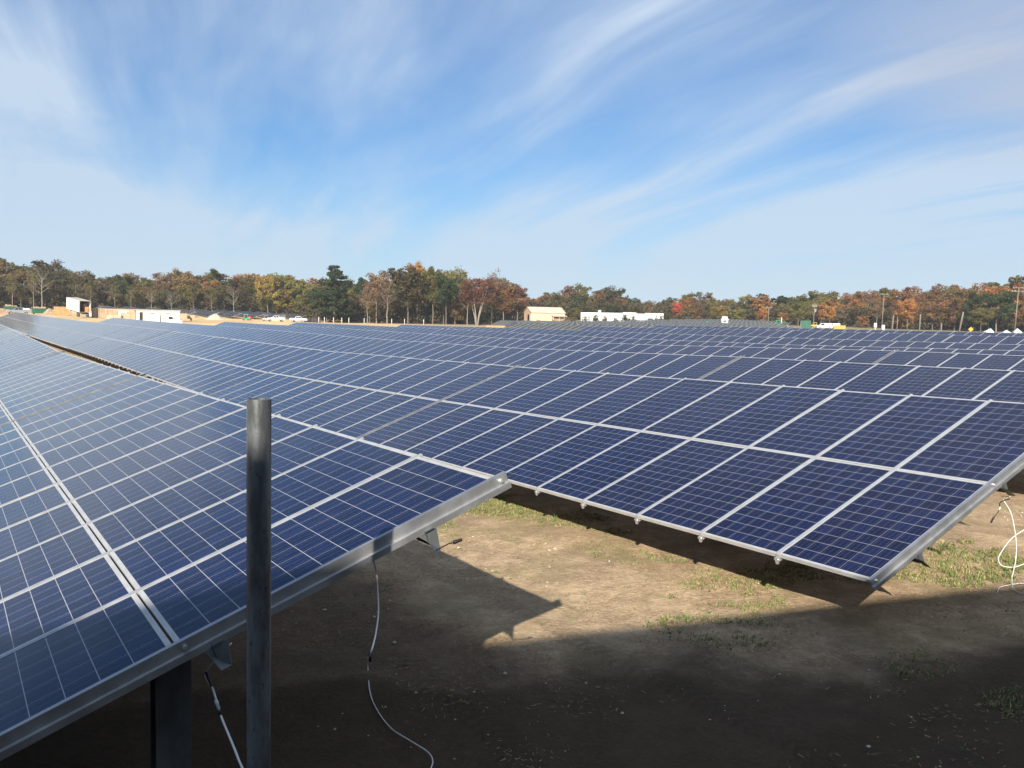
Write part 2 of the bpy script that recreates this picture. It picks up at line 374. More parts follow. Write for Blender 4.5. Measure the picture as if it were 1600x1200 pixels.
# ------------------------------------------------------------------ ground: one sheet out to the horizon
def axis_steps(lo, hi, near, fine, grow):
    a = [0.0]
    while a[-1] < hi: a.append(a[-1]+(fine if a[-1] < near else fine*(a[-1]/near)**grow))
    b = [0.0]
    while b[-1] < -lo: b.append(b[-1]+(fine if b[-1] < 3 else fine*(b[-1]/3)**1.3))
    return np.array([-q for q in b[:0:-1]]+a)
def make_ground():
    xs0 = axis_steps(-3000, 3000, 7, .16, 1.12); xs = np.concatenate([-xs0[xs0 > 0][::-1], xs0[xs0 >= 0]])
    ys = axis_steps(-500, 4500, 14, .16, 1.12)
    X, Y = np.meshgrid(xs, ys); x = X.ravel(); y = Y.ravel()
    z = np.zeros(len(x)); u = x*UX+y*UY; n = x*NX+y*NY
    for i in range(0, len(x), 20000): z[i:i+20000] = g(u[i:i+20000], n[i:i+20000])
    d = np.hypot(x, y); w = np.clip((30-d)/15, 0, 1)
    z += w*(.012*np.sin(2.1*x+1.3*np.sin(1.7*y))+.010*np.sin(3.3*y+2*np.sin(1.1*x))+.006*np.sin(7.1*x+2.0*y)*np.sin(5.3*y))
    # shallow wheel ruts across the shaded ground
    for c0 in (1.2, 2.9):
        q = (u-(c0+.5*np.sin(n*.35))); z -= w*.03*np.exp(-(q/.16)**2)*(1+.4*np.sin(n*26))-w*.02*np.exp(-((q-.32)/.12)**2)
    me = bpy.data.meshes.new('ground'); k = len(xs); r = len(ys)
    a = (np.arange(r-1)[:, None]*k+np.arange(k-1)[None]).ravel()
    F = np.stack([a, a+1, a+k+1, a+k], 1)
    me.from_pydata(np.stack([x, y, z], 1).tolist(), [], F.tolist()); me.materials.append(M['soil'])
    me.polygons.foreach_set('use_smooth', [True]*len(F)); me.update()
    o = bpy.data.objects.new('ground', me); COL.objects.link(o); tag(o, kind='structure')
make_ground()

# ------------------------------------------------------------------ solar tables
TILT = R(20.3); CT, ST = math.cos(TILT), math.sin(TILT)
PW = 1.012; NM = 11; LEN = NM*PW; ZLOW = .55; YC = 1.99*CT
def sl(x, a, b): return (x, a*CT-b*ST-YC, ZLOW+a*ST+b*CT)      # a up the slope, b along its normal
TS = Matrix(((1, 0, 0, 0), (0, CT, -ST, -YC), (0, ST, CT, ZLOW), (0, 0, 0, 1)))
MWX, MLY = .974, 1.955
def quad_uv(me, face_uv):
    uv = me.uv_layers.new(name='UVMap')
    for pi, co in face_uv.items():
        p = me.polygons[pi]
        for li, c in zip(p.loop_indices, co): uv.data[li].uv = c
def module_meshes():
    b = MB(); h = MWX/2
    b.add([(-h+.004, .006, -.0025), (h-.004, .006, -.0025), (h-.004, MLY-.006, -.0025), (-h+.004, MLY-.006, -.0025)], [(0, 1, 2, 3)], 0)
    b.add([(-h+.004, .006, -.0075), (h-.004, .006, -.0075), (h-.004, MLY-.006, -.0075), (-h+.004, MLY-.006, -.0075)], [(3, 2, 1, 0)], 1)
    b.box(-.06, .06, MLY-.30, MLY-.18, -.03, -.0085, 2)           # junction box underneath
    me = b.mesh('solar_module', [M['cells'], M['back'], M['black']])
    quad_uv(me, {0: [(0.004, .006), (MWX-.004, .006), (MWX-.004, MLY-.006), (.004, MLY-.006)]})
    f = MB(); lw, ls = .010, .028
    f.box(-h, -h+lw, 0, MLY, -.04, 0); f.box(h-lw, h, 0, MLY, -.04, 0)
    f.box(-h+lw, h-lw, 0, ls, -.040, -.0006); f.box(-h+lw, h-lw, MLY-ls, MLY, -.040, -.0006)
    return me, f.mesh('frame', M['frame'])
def rail_meshes():
    b = MB(); b.prism([(-.0175, -.075), (.0175, -.075), (.0175, -.001), (.004, .0045), (-.015, .0045), (-.0175, .002)], -.012, 3.955, 0, TS)
    rail = b.mesh('carrier_rail', M['alu'])
    c = MB(); c.box(-.02, .02, -.034, -.013, -.07, -.032, 0, TS); c.box(-.013, .013, -.04, -.018, -.092, -.071, 0, TS)
    c.tube([sl(-.03, -.026, -.05), sl(.03, -.026, -.05)], .009, 6, 0)
    clamp = c.mesh('clamp', M['alu'])
    prof = [(-.030, .009), (.003, .009), (.003, -.050), (.022, -.054), (.022, -.090), (.017, -.090), (.017, -.060), (-.003, -.056), (-.003, .003), (-.030, .003)]
    e = MB(); e.prism(prof, -.03, 4.0, 0, TS)
    w = MB(); w.prism([(-x, z) for x, z in prof][::-1], -.03, 4.03, 0, TS)
    bo = MB(); bo.tube([(.002, 0, 0), (.008, 0, 0), (.0081, 0, 0), (.022, 0, 0)], [.015, .015, .010, .010], 8, 0)
    return rail, clamp, e.mesh('end_rail', M['galv']), w.mesh('end_rail', M['galv']), bo.mesh('bolt', M['alu'])
PA = (.65, 2.14, 3.4)
def steel_meshes():
    out = {}
    for a in PA:
        b = MB(); L = LEN/2+.05
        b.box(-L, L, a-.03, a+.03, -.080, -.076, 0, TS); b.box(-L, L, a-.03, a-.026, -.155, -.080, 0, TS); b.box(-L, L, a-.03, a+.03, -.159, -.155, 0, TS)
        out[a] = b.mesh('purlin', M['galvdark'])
    for a in PA:                                    # folded end bracket sticking out past the end rail
        g_ = MB(); L = LEN/2+.05
        v = [sl(L-.02, a-.075, -.082), sl(L-.02, a+.055, -.082), sl(L+.015, a+.02, -.21), sl(L+.11, a-.045, -.165), sl(L+.06, a-.06, -.105)]
        v2 = [(p[0]-.006, p[1]+.004, p[2]-.004) for p in v]
        g_.add(v+v2, [(0, 1, 2), (0, 2, 4), (4, 2, 3), (7, 6, 5), (9, 7, 5), (8, 7, 9), (0, 5, 6, 1), (1, 6, 7, 2), (2, 7, 8, 3), (3, 8, 9, 4), (4, 9, 5, 0)], 0)
        out['bracket', a] = g_.mesh('bracket', M['galvdark'])
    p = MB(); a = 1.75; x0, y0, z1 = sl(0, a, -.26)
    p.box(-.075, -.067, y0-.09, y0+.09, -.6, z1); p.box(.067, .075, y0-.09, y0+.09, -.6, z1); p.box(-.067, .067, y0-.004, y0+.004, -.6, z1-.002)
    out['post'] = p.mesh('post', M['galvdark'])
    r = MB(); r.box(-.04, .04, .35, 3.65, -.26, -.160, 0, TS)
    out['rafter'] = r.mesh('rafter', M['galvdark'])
    return out
def far_table_mesh(lod):
    b = MB(); fuv = {}; x0 = LEN/2
    b.box(-x0, x0, 0, 1.955, -.04, -.004, 1, TS); b.box(-x0, x0, 1.99, 3.945, -.04, -.004, 1, TS)
    for k in range(NM):
        xc = x0-(k+.5)*PW; h = MWX/2-.010
        for a0 in (0, 1.99):
            fuv[len(b.f)] = [(.01, .02), (MWX-.01, .02), (MWX-.01, MLY-.02), (.01, MLY-.02)]
            b.add([sl(xc-h, a0+.02, .0), sl(xc+h, a0+.02, .0), sl(xc+h, a0+MLY-.02, .0), sl(xc-h, a0+MLY-.02, .0)], [(0, 1, 2, 3)], 0)
    for k in range(NM+1): b.box(x0-k*PW-.02, x0-k*PW+.02, -.05, 4.02, -.09, .006, 1, TS)
    for a in PA: b.box(-x0, x0, a-.03, a+.03, -.16, -.092, 2, TS)
    yy, zz = sl(0, 1.75, -.17)[1:]
    for x in (-x0+.45, -1.8, 1.8, x0-.45): b.box(x-.07, x+.07, yy-.07, yy+.07, -.6, zz, 2)
    me = b.mesh('solar_table', [M['cells'], M['alu'], M['galvdark']])
    uv = me.uv_layers.new(name='UVMap')
    for pi, co in fuv.items():
        for li, c in zip(me.polygons[pi].loop_indices, co): uv.data[li].uv = c
    return me
def rack_mesh():
    b = MB(); x0 = LEN/2
    for k in range(23): x = x0-k*LEN/22; b.box(x-.035, x+.035, -.02, 4.0, -.09, .006, k % 3 == 0, TS)
    for a in PA: b.box(-x0, x0, a-.05, a+.05, -.17, -.092, 1, TS)
    yy, zz = sl(0, 1.75, -.17)[1:]
    for x in (-x0+.45, -1.8, 1.8, x0-.45): b.box(x-.08, x+.08, yy-.08, yy+.08, -.6, zz, 1)
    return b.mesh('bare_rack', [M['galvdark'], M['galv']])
RACK = rack_mesh()
MOD, FRM = module_meshes(); RAIL, CLAMP, ERAIL, WRAIL, BOLT = rail_meshes(); STEEL = steel_meshes(); FAR = far_table_mesh(0)
NLOW = -.903; NP = 7.60
def row_n(r): return NLOW+(r+1)*NP+YC
def row_u0(r): return {-1: 4.385, 0: 4.47}.get(r, 4.6+((r*37) % 11)*.11)
UMAX = {-1: 165, 0: 160, 1: 108, 2: 95, 3: 84, 4: 80, 5: 58, 6: 60}
STEP = LEN+.076
def table_matrix(ue, n):
    """table whose near end is at ue; it follows the slope of the ground along the row"""
    uw = ue+LEN; um = (ue+uw)/2
    ze = gz(ue, n); zw = gz(uw, n); zm = (ze+zw)/2
    s = (ze-zw)/LEN; c = math.sqrt(1-s*s)
    X = Vector((-UX*c, -UY*c, s)); Y = Vector((NX, NY, 0)).normalized(); Z = X.cross(Y).normalized()
    px, py = xy(um, n)
    return Matrix(((X.x, Y.x, Z.x, px), (X.y, Y.y, Z.y, py), (X.z, Y.z, Z.z, zm), (0, 0, 0, 1)))
def seen_over_rows(u, n, z, rmax):
    """does the sight line to a point clear the tops of the nearer rows?"""
    for r in range(-1, rmax):
        nt = row_n(r)+YC*.9; t = nt/n
        if t >= .995: break
        uu = u*t
        if uu < 4.4 or uu > UMAX.get(r, 60): continue
        if CAMZ+(z-CAMZ)*t < gz(uu, nt)+ZLOW+3.98*ST-.05: return False
    return True
ORD = ['first', 'second', 'third', 'fourth', 'fifth', 'sixth', 'seventh', 'eighth', 'ninth', 'tenth', 'eleventh', 'twelfth', 'thirteenth', 'fourteenth', 'fifteenth', 'sixteenth', 'seventeenth']
tables = []          # (row, index, near-end u, n, detailed)
for r in range(-1, 7):
    i = 0; ue = row_u0(r)
    while ue < UMAX[r]:
        m = table_matrix(ue, row_n(r)); ok = False
        for x in (-LEN/2, 0, LEN/2):
            for a in (0, 2, 3.98):
                P = m @ Vector(sl(x, a, 0)); q = frame_px(P)
                if q and -260 < q[0] < 1860 and 0 < q[1] < 1700: ok = True
        if ok: tables.append((r, i, ue, row_n(r), math.hypot(m[0][3], m[1][3]) < (62 if r < 5 else 50), m))
        ue += STEP; i += 1
far_list = []
def far_block(rows, u_lo, u_hi, xlo, xhi, which):
    for r in rows:
        ue = u_lo+(r*53 % 17)*.2*(which == 'field')
        while ue < u_hi:
            n = row_n(r); m = table_matrix(ue, n); P = m @ Vector(sl(0, 3.98, 0)); q = frame_px(P)
            if q and xlo < q[0] < xhi:
                uu, nn = un(P.x, P.y)
                if any(seen_over_rows(*un(*(m @ Vector(sl(x, 3.98, 0)))[:2]), (m @ Vector(sl(x, 3.98, 0))).z, 7) for x in (-5, 0, 5)): far_list.append((r, 0, ue, n, which, m))
            ue += STEP
far_block(range(9, 31), 40, 215, 792, 1215, 'field')
far_block(range(5, 15), 300, 345, 120, 480, 'left')
POSTX = (LEN/2-3.2, -LEN/2+2.6)
def build_table(r, i, ue, n, det, m):
    rw = ORD[r+1]; pos = ORD[i]
    if r == -1 and i == 0: lab = 'nearest blue solar panel table, behind the upright steel pipe, its low corner in shade'
    elif r == 0 and i == 0: lab = 'blue solar panel table whose low front corner points at the sunlit grass'
    elif r == 0 and i < 4: lab = f'{pos} solar panel table from the sunlit front corner along the second row'
    else: lab = f'{pos} solar panel table from the near end of the {rw} row'
    grp = 'solar tables in the near rows'
    if not det:
        o = bpy.data.objects.new('solar_table', FAR); COL.objects.link(o); o.matrix_world = m
        return tag(o, lab, 'solar panels', grp)
    t = bpy.data.objects.new('solar_table', None); COL.objects.link(t); t.matrix_world = m; t.empty_display_size = .3
    tag(t, lab, 'solar panels', grp)
    x0 = LEN/2
    for k in range(NM):
        xc = x0-(k+.5)*PW
        for a0 in (0, 1.969):
            mo = child('solar_module', MOD, t, sl(xc, a0, 0), (TILT+random.gauss(0, .0016), random.gauss(0, .0022), 0))
            child('frame', FRM, mo)
    for k in range(1, NM):
        rl = child('carrier_rail', RAIL, t, (x0-k*PW, 0, 0)); child('clamp', CLAMP, rl)
    e = child('end_rail', ERAIL, t, (x0+.012, 0, 0))
    for a in (3.95, 2.0, .04): child('bolt', BOLT, e, sl(0, a, -.026))
    child('end_rail', WRAIL, t, (-x0-.012, 0, 0))
    for a in PA:
        pu = child('purlin', STEEL[a], t); child('bracket', STEEL['bracket', a], pu)
    for x in POSTX:
        child('post', STEEL['post'], t, (x, 0, 0)); child('rafter', STEEL['rafter'], t, (x, 0, 0))
    if r == -1 and i == 0:                          # an extra pile close to the end of this table
        v = view(267, 1100); u_, n_ = un(v.x, v.y); q = m.inverted() @ Vector((*xy(4.8, 4.8*n_/u_), 0))
        child('post', STEEL['post'], t, (q.x, q.y-sl(0, 1.75, -.26)[1], .16))
    return t
for a in tables: build_table(*a)
for (r, i, ue, n, which, m) in far_list:
    o = bpy.data.objects.new('solar_table' if which == 'left' else 'bare_rack', FAR if which == 'left' else RACK); COL.objects.link(o); o.matrix_world = m
    if which == 'field': tag(o, 'distant bare grey racking table without panels, in the field before the white building', 'solar rack', 'bare racks in the far field')
    else: tag(o, 'distant pale solar panel table at the wood edge behind the sandy yard', 'solar panels', 'solar tables behind the yard')
print('TABLES', len(tables), sum(1 for q in tables if q[4]), 'FAR', len(far_list))

# ------------------------------------------------------------------ unseen shed added behind the camera to cast the foreground shadow
def make_shadow_shed():
    HS = 8.0; k = HS/math.tan(SUN_EL)
    back = Vector((sdir.x, sdir.y, 0)).normalized()*k
    A = on_ground(703, 1021)+back; B = on_ground(1600, 905)+back
    A.z = B.z = 0; e = (B-A).normalized(); q = Vector((e.y, -e.x, 0))          # q points away from the view
    A = A-e*14; L = (B-A).length+40  # run on past both ends to block skylight from the shaded ground
    t = empty('shadow_shed', (A.x, A.y, 0), math.atan2(e.y, e.x), 'unseen grey shed shape added behind the camera to shade the foreground', 'shadow caster')
    w = MB()
    n = int(L/.25)
    prof = [(i*L/n, -(.0 if i % 2 else .03)) for i in range(n+1)]
    v = [(x, y, z) for x, y in prof for z in (-.4, HS-.02)]
    w.add(v, [(2*i, 2*i+2, 2*i+3, 2*i+1) for i in range(n)])
    w.box(0, L, -5.0, -.06, -.4, HS-.03)
    w.build('wall', M['steelgrey'], t)
    r = MB(); r.prism([(-5.05, HS-.03), (-.01, HS-.03), (-.01, HS), (-2.5, HS+.4), (-5.05, HS)], -.05, L+.05, axis='x'); r.build('roof', M['galvdark'], t)
    d = MB(); d.box(6, 7, .0, .05, -.1, 2.1); dd = d.build('door', M['white'], t)
    h = MB(); h.box(6.85, 6.92, .05, .1, .95, 1.1); h.build('handle', M['chrome'], dd)
make_shadow_shed()

# ------------------------------------------------------------------ upright steel pipe in front of the nearest table
def make_pipe():
    p = Vector((0, 0, CAMZ))+view(405, 628)*3.27; gx = gxy(p.x, p.y)
    t = empty('steel_pipe', (p.x, p.y, gx), 0, 'upright dark galvanised steel pipe, open at the top, in front of the nearest table', 'pipe')
    b = MB(); seg = 40; ro, ri, top = .0445, .0395, p.z-gx+.012
    for (r0, z0, r1, z1) in ((ro, -.3, ro, top-.002), (ro, top-.002, ro-.0015, top), (ro-.0015, top, ri, top), (ri, top, ri, top-.5)):
        v = [(r*math.cos(2*math.pi*k/seg), r*math.sin(2*math.pi*k/seg), z) for r, z in ((r0, z0), (r1, z1)) for k in range(seg)]
        b.add(v, [(k, (k+1) % seg, seg+(k+1) % seg, seg+k) for k in range(seg)])
    o = b.build('pipe_wall', M['pipe'], t, True)
    w = MB(); a = R(-70); w.box(-.0022, .0022, -.001, .0022, -.3, top-.004, 0, Matrix.Rotation(a, 4, 'Z') @ Matrix.Translation((0, -ro, 0)))
    w.build('weld_seam', M['pipe'], t)
def pipe_fn(t, p):
    co = t.n('ShaderNodeTexCoord').outputs['Object']
    f = t.noise(t.vm('MULTIPLY', co, (1, 1, .25)), 16, 6, .65); s = t.noise(co, 45, 5, .7); r = t.noise(t.vm('MULTIPLY', co, (1, 1, .12)), 30, 4, .6)
    c = t.mix(t.sm(f, .35, .65), (.095, .103, .106), (.185, .196, .20))
    c = t.mix(t.m('MULTIPLY', t.sm(s, .56, .70), .8), c, (.03, .032, .032))
    c = t.mix(t.m('MULTIPLY', t.sm(r, .56, .72), .45), c, (.13, .085, .05))
    t.put(p.inputs['Base Color'], c); t.put(p.inputs['Roughness'], t.sm(f, .3, .7, .38, .62)); bumped(t, p, s, .15, .004)
M['pipe'] = mat('mill_scale_steel_pipe', rough=.5, metal=.55, fn=pipe_fn)
make_pipe()

# ------------------------------------------------------------------ cables
def spline(pts, n=10):
    P = [Vector(p) for p in pts]; P = [2*P[0]-P[1]]+P+[2*P[-1]-P[-2]]; out = []
    for i in range(1, len(P)-2):
        for k in range(n):
            t = k/n; a, b, c, d = P[i-1:i+3]
            out.append(.5*((2*b)+(c-a)*t+(2*a-5*b+4*c-d)*t*t+(3*b-a-3*c+d)*t**3))
    return out+[P[-2]]
def ray_at(x, y, dist):
    v = view(x, y); return Vector((0, 0, CAMZ))+v*dist
T1M = [q for q in tables if q[0] == -1 and q[1] == 0][0][5]; T2M = [q for q in tables if q[0] == 0 and q[1] == 0][0][5]
def on_table(Mx, x, a, b): return Mx @ Vector(sl(x, a, b))
XE = LEN/2+.05
def pg(x, y, dz=.006):
    p = on_ground(x, y); return Vector((p.x, p.y, p.z+dz))
def cable(name, pts, rad, m, label, extra=()):
    o = MB(); sp = spline(pts); o.tube(sp, rad, 8)
    if not extra: return tag(o.build(name, m, None, True), label, 'cable')
    base = sp[-1]; t = empty(name, base, 0, label, 'cable')
    off = Matrix.Translation(-base)
    o.v = [tuple(Vector(v)-base) for v in o.v]; o.build('cable_sheath', m, t, True)
    for (nm, p0, p1, r, mm) in extra:
        c = MB(); p0 = Vector(p0); p1 = Vector(p1); d = p1-p0
        c.tube([p0, p0+d*.05, p0+d*.45, p0+d*.5, p0+d*.95, p1], [r*.8, r, r, r*.82, r*.82, r*.6], 10)
        c.v = [tuple(Vector(v)-base) for v in c.v]; c.build(nm, mm, t, True)
    return t
b34 = on_table(T1M, XE+.09, 3.36, -.165); dz1 = math.hypot(b34.x, b34.y)
def lvl(x, y, depth): return ray_at(x, y, depth)
k1 = lvl(703, 849, dz1*.985); k2 = lvl(708, 848, dz1*.985); k3 = lvl(722, 843, dz1*.985)
cable('connector_cable', [b34, lvl(699, 850.5, dz1*.985), k1, k2], .0035, M['black'], 'short black cable end with a plug at the bracket of the nearest table',
      [('plug', k2, k3, .0105, M['black'])])
s0 = on_table(T1M, XE-.3, 2.9, -.2)
hd = math.hypot(s0.x, s0.y)
pA = lvl(580, 872, hd); pB = lvl(591, 940, hd*.985); pC = lvl(588, 985, hd*.94); pC2 = lvl(578, 1025, hd*.88)
pts = [s0, pA, pB, pC, pC2, pg(574, 1055, .12), pg(578, 1085, .02), pg(590, 1112), pg(612, 1140), pg(640, 1158), pg(668, 1176), pg(676, 1190), pg(672, 1206)]
joint = (pts[4]+Vector((0, 0, .02)), pts[4]-Vector((-.002, 0, .03)))
cable('hanging_cable', pts, .0042, M['cable'], 'thin pale cable hanging from the nearest table and curling over the shaded ground',
      [('connector', joint[0], joint[1], .0075, M['black'])])
s1 = on_table(T1M, XE-.02, 2.2, -.12); h1 = math.hypot(s1.x, s1.y)
q = [s1, lvl(322, 1050, h1), lvl(333, 1078, h1*.99), lvl(345, 1118, h1*.97), lvl(358, 1150, h1*.95), lvl(372, 1185, h1*.92), lvl(384, 1225, h1*.89), pg(392, 1330)]
cable('white_cable', q, .0055, M['cable'], 'white cable dropping beside the steel pipe from the nearest table',
      [('cable_tag', lvl(337, 1094, h1*.975), lvl(342, 1108, h1*.975), .010, M['plastic']), ('connector', lvl(342, 1109, h1*.972), lvl(346, 1121, h1*.97), .009, M['black']),
       ('sleeve', lvl(322, 1050, h1*.998), lvl(332, 1076, h1*.992), .008, M['black'])])
s2 = on_table(T2M, XE+.08, 2.05, -.16); h2 = math.hypot(s2.x, s2.y)
def L2(x, y, k=1.0): return lvl(x, y, h2*k)
cable('cable_loop', [s2, L2(1566, 777), L2(1579, 800), L2(1585, 825), L2(1588, 850), L2(1587, 875), L2(1583, 895, .985), pg(1581, 908, .03), pg(1588, 925, .01), pg(1640, 935)], .0042, M['cable'],
      'white cable falling in a loop from the low corner table at the right edge')
cable('ground_cable', [pg(1558, 927), pg(1562, 919), pg(1576, 915), pg(1600, 912), pg(1640, 912)], .0042, M['cable'], 'white cable lying on the sunlit ground at the shadow edge')
cable('looped_cable', [L2(1625, 815), L2(1600, 828), L2(1580, 842), L2(1565, 862), L2(1560, 874), L2(1566, 884), L2(1585, 886), L2(1605, 880), L2(1630, 878)], .004, M['cable'],
      'white cable bent in a wide teardrop at the right edge of the grass')
e1, e2 = L2(1553, 808), L2(1548, 817)
cable('pigtail_cable', [s2+Vector((0, 0, -.02)), L2(1563, 785), L2(1562, 795), L2(1558, 802), e1], .005, M['black'], 'short dark cable with a plug hanging beside the white loop',
      [('plug', e1, e2, .011, M['black']), ('cable_tag', L2(1563, 792, .995), L2(1561, 797, .995), .009, M['plastic'])])

# ------------------------------------------------------------------ low growth and pebbles on the soil
from mathutils import noise as mn
def grass_field():
    V = []; F = []; T = []
    def blade(p, h, w, lean, az, tint):
        o = len(V); dx, dy = math.cos(az), math.sin(az); lx, ly = math.cos(az+1.3)*lean*h, math.sin(az+1.3)*lean*h
        V.extend([(p.x-dx*w, p.y-dy*w, p.z-.004), (p.x+dx*w, p.y+dy*w, p.z-.004), (p.x+lx*.4+dx*w*.7, p.y+ly*.4+dy*w*.7, p.z+h*.6), (p.x+lx*.4-dx*w*.7, p.y+ly*.4-dy*w*.7, p.z+h*.6), (p.x+lx, p.y+ly, p.z+h)])
        F.extend([(o, o+1, o+2, o+3), (o+3, o+2, o+4)]); T.extend([(tint, 0, 0)]*5)
    rr = random.Random(3)
    for _ in range(90000):
        u = rr.uniform(-3, 13); n = rr.uniform(2.2, 14.5)
        x, y = xy(u, n)
        a = mn.fractal(Vector((x*.55, y*.55, 2.0)), 1.0, 2.0, 4); b = mn.noise(Vector((x*3, y*3, 5)))
        dens = a+.45*b
        near_low = math.exp(-((n-6.9)/.6)**2)*.50                      # strip along the low edge of the second row
        right = 1.0*math.exp(-((u-5.6)/.85)**2-((n-9.7)/1.3)**2)         # green patch right of the front corner
        mid = .6*math.exp(-((u-10.6)/1.3)**2-((n-7.0)/.5)**2)
        bare = (-.8 if n < 4.6 else 0)-(.25 if u < 4.9 else 0)
        if n > 8.0 and u > 7.4: continue
        if dens+near_low+right+mid+bare < .42+rr.uniform(-.10, .10): continue
        p0 = Vector((x, y, gxy(x, y))); dry = rr.random()
        for _k in range(rr.randint(3, 6)):
            p = p0+Vector((rr.gauss(0, .022), rr.gauss(0, .022), 0))
            t_ = min(1, max(0, rr.gauss(.22 if dry < .72 else .85, .16)))
            blade(p, rr.uniform(.008, .034)*(1.25 if right+mid > .3 else .75), rr.uniform(.0025, .006), rr.uniform(.4, 1.8), rr.uniform(0, 6.28), t_)
    for _ in range(45000):                              # dry straw lying flat
        u = rr.uniform(-3, 12); n = rr.uniform(2.6, 13.5); x, y = xy(u, n)
        a = mn.fractal(Vector((x*.9, y*.9, 12.0)), 1.0, 2.0, 4)
        if a < rr.uniform(-.25, .35) or (n > 8.2 and u > 7.4): continue
        z = gxy(x, y)+.003; an = rr.uniform(0, 6.28); L = rr.uniform(.006, .024); w = rr.uniform(.001, .0026); dx, dy = math.cos(an), math.sin(an); o = len(V)
        V.extend([(x-dx*L-dy*w, y-dy*L+dx*w, z), (x-dx*L+dy*w, y-dy*L-dx*w, z), (x+dx*L+dy*w, y+dy*L-dx*w, z+rr.uniform(0, .012)), (x+dx*L-dy*w, y+dy*L+dx*w, z+rr.uniform(0, .012))])
        F.append((o, o+1, o+2, o+3)); T.extend([(rr.uniform(.75, 1.15) if rr.random() < .7 else -.1, 0, 0)]*4)
    me = bpy.data.meshes.new('grass'); me.from_pydata(V, [], F); me.materials.append(M['grass'])
    at_ = me.attributes.new('tint', 'FLOAT_VECTOR', 'POINT'); at_.data.foreach_set('vector', np.array(T, 'f').ravel())
    o = bpy.data.objects.new('grass', me); COL.objects.link(o); tag(o, 'sparse low green and straw coloured grass on the bare soil', 'grass', kind='stuff')
    b = MB()
    for _ in range(4500):
        u = rr.uniform(-4, 12); n = rr.uniform(-.5, 13.5); x, y = xy(u, n)
        if mn.fractal(Vector((x*.8, y*.8, 9.0)), 1.0, 2.0, 3) < rr.uniform(-.3, .5): continue
        s = min(.024, .004+rr.expovariate(1/.006)); z = gxy(x, y)
        top = [(x+s*rr.uniform(.7, 1.1)*math.cos(k*1.2566+.3), y+s*rr.uniform(.6, 1.0)*math.sin(k*1.2566+.3), z) for k in range(5)]
        b.add(top+[(x+rr.uniform(-.2, .2)*s, y, z+s*rr.uniform(.5, .9))], [(k, (k+1) % 5, 5) for k in range(5)])
    o = b.build('gravel', M['stone']); tag(o, 'small pale pebbles strewn over the soil', 'pebbles', kind='stuff')
grass_field()
def weed():
    p = pg(868, 812, 0); rr = random.Random(5)
    t = empty('weed_plant', p, 0, 'small leafy weed standing at the shadow edge of the second row', 'weed')
    st = MB(); lf = MB()
    for k in range(5):
        a = k*1.3; pts = [(0, 0, -.01), (.03*math.cos(a), .03*math.sin(a), .08), (.06*math.cos(a), .06*math.sin(a), .13+.02*k)]
        st.tube(pts, [.003, .002, .001], 5)
        for j in range(7):
            f = rr.uniform(.3, 1); c = Vector(pts[1]).lerp(Vector(pts[2]), f); an = rr.uniform(0, 6.28); d = Vector((math.cos(an), math.sin(an), rr.uniform(-.1, .5)))*.035
            s = Vector((-d.y, d.x, 0))*.3
            lf.add([c, c+d*.5+s, c+d, c+d*.5-s], [(0, 1, 2, 3)])
    st.build('stem', M['weedleaf'], t); lf.build('leaves', M['weedleaf'], t)
M['weedleaf'] = mat('weed_green', (.10, .15, .045), .7)
weed()

# ------------------------------------------------------------------ trees
def leafset(clumps, per, size, rad, rr, flat=0.0, up=.25):
    """many small leaf faces spread through clumps; 'tint' carries each leaf's own hue and tone"""
    C = np.array([c[:3] for c in clumps]); k = len(C)
    rads = np.array([c[3] if len(c) > 3 else 1.0 for c in clumps])
    g_ = np.random.default_rng(rr.randint(0, 10**6)); n = k*per
    idx = np.repeat(np.arange(k), per)
    off = g_.normal(size=(n, 3)); off /= np.linalg.norm(off, axis=1)[:, None]; off *= (g_.random((n, 1))**.45)*rad*rads[idx][:, None]; off[:, 2] *= (.72-flat)
    P = C[idx]+off
    nv = g_.normal(size=(n, 3))+off/rad*.7; nv[:, 2] += up; nv /= np.linalg.norm(nv, axis=1)[:, None]
    a = np.cross(nv, g_.normal(size=(n, 3))); a /= np.linalg.norm(a, axis=1)[:, None]; b = np.cross(nv, a)
    s = size*(.6+.8*g_.random((n, 1)))
    V = np.stack([P-a*s-b*s*.35, P+a*s*.2-b*s*.6, P+a*s+b*s*.2, P-a*s*.1+b*s*.65], 1).reshape(-1, 3)
    hue = np.clip(.5+g_.normal(size=k)*.22, 0, 1)[idx]+g_.normal(size=n)*.12; val = np.clip(.5+g_.normal(size=k)*.16, 0, 1)[idx]+g_.normal(size=n)*.14
    T = np.stack([np.clip(hue, 0, 1), np.clip(val, 0, 1), 0*hue], 1)
    return V, T
def leaf_mesh(name, V, T):
    n = len(V)//4; me = bpy.data.meshes.new(name)
    me.from_pydata(V.tolist(), [], np.arange(4*n).reshape(-1, 4).tolist()); me.materials.append(M['leaf'])
    at_ = me.attributes.new('tint', 'FLOAT_VECTOR', 'POINT'); at_.data.foreach_set('vector', np.repeat(T, 4, 0).astype('f').ravel())
    return me
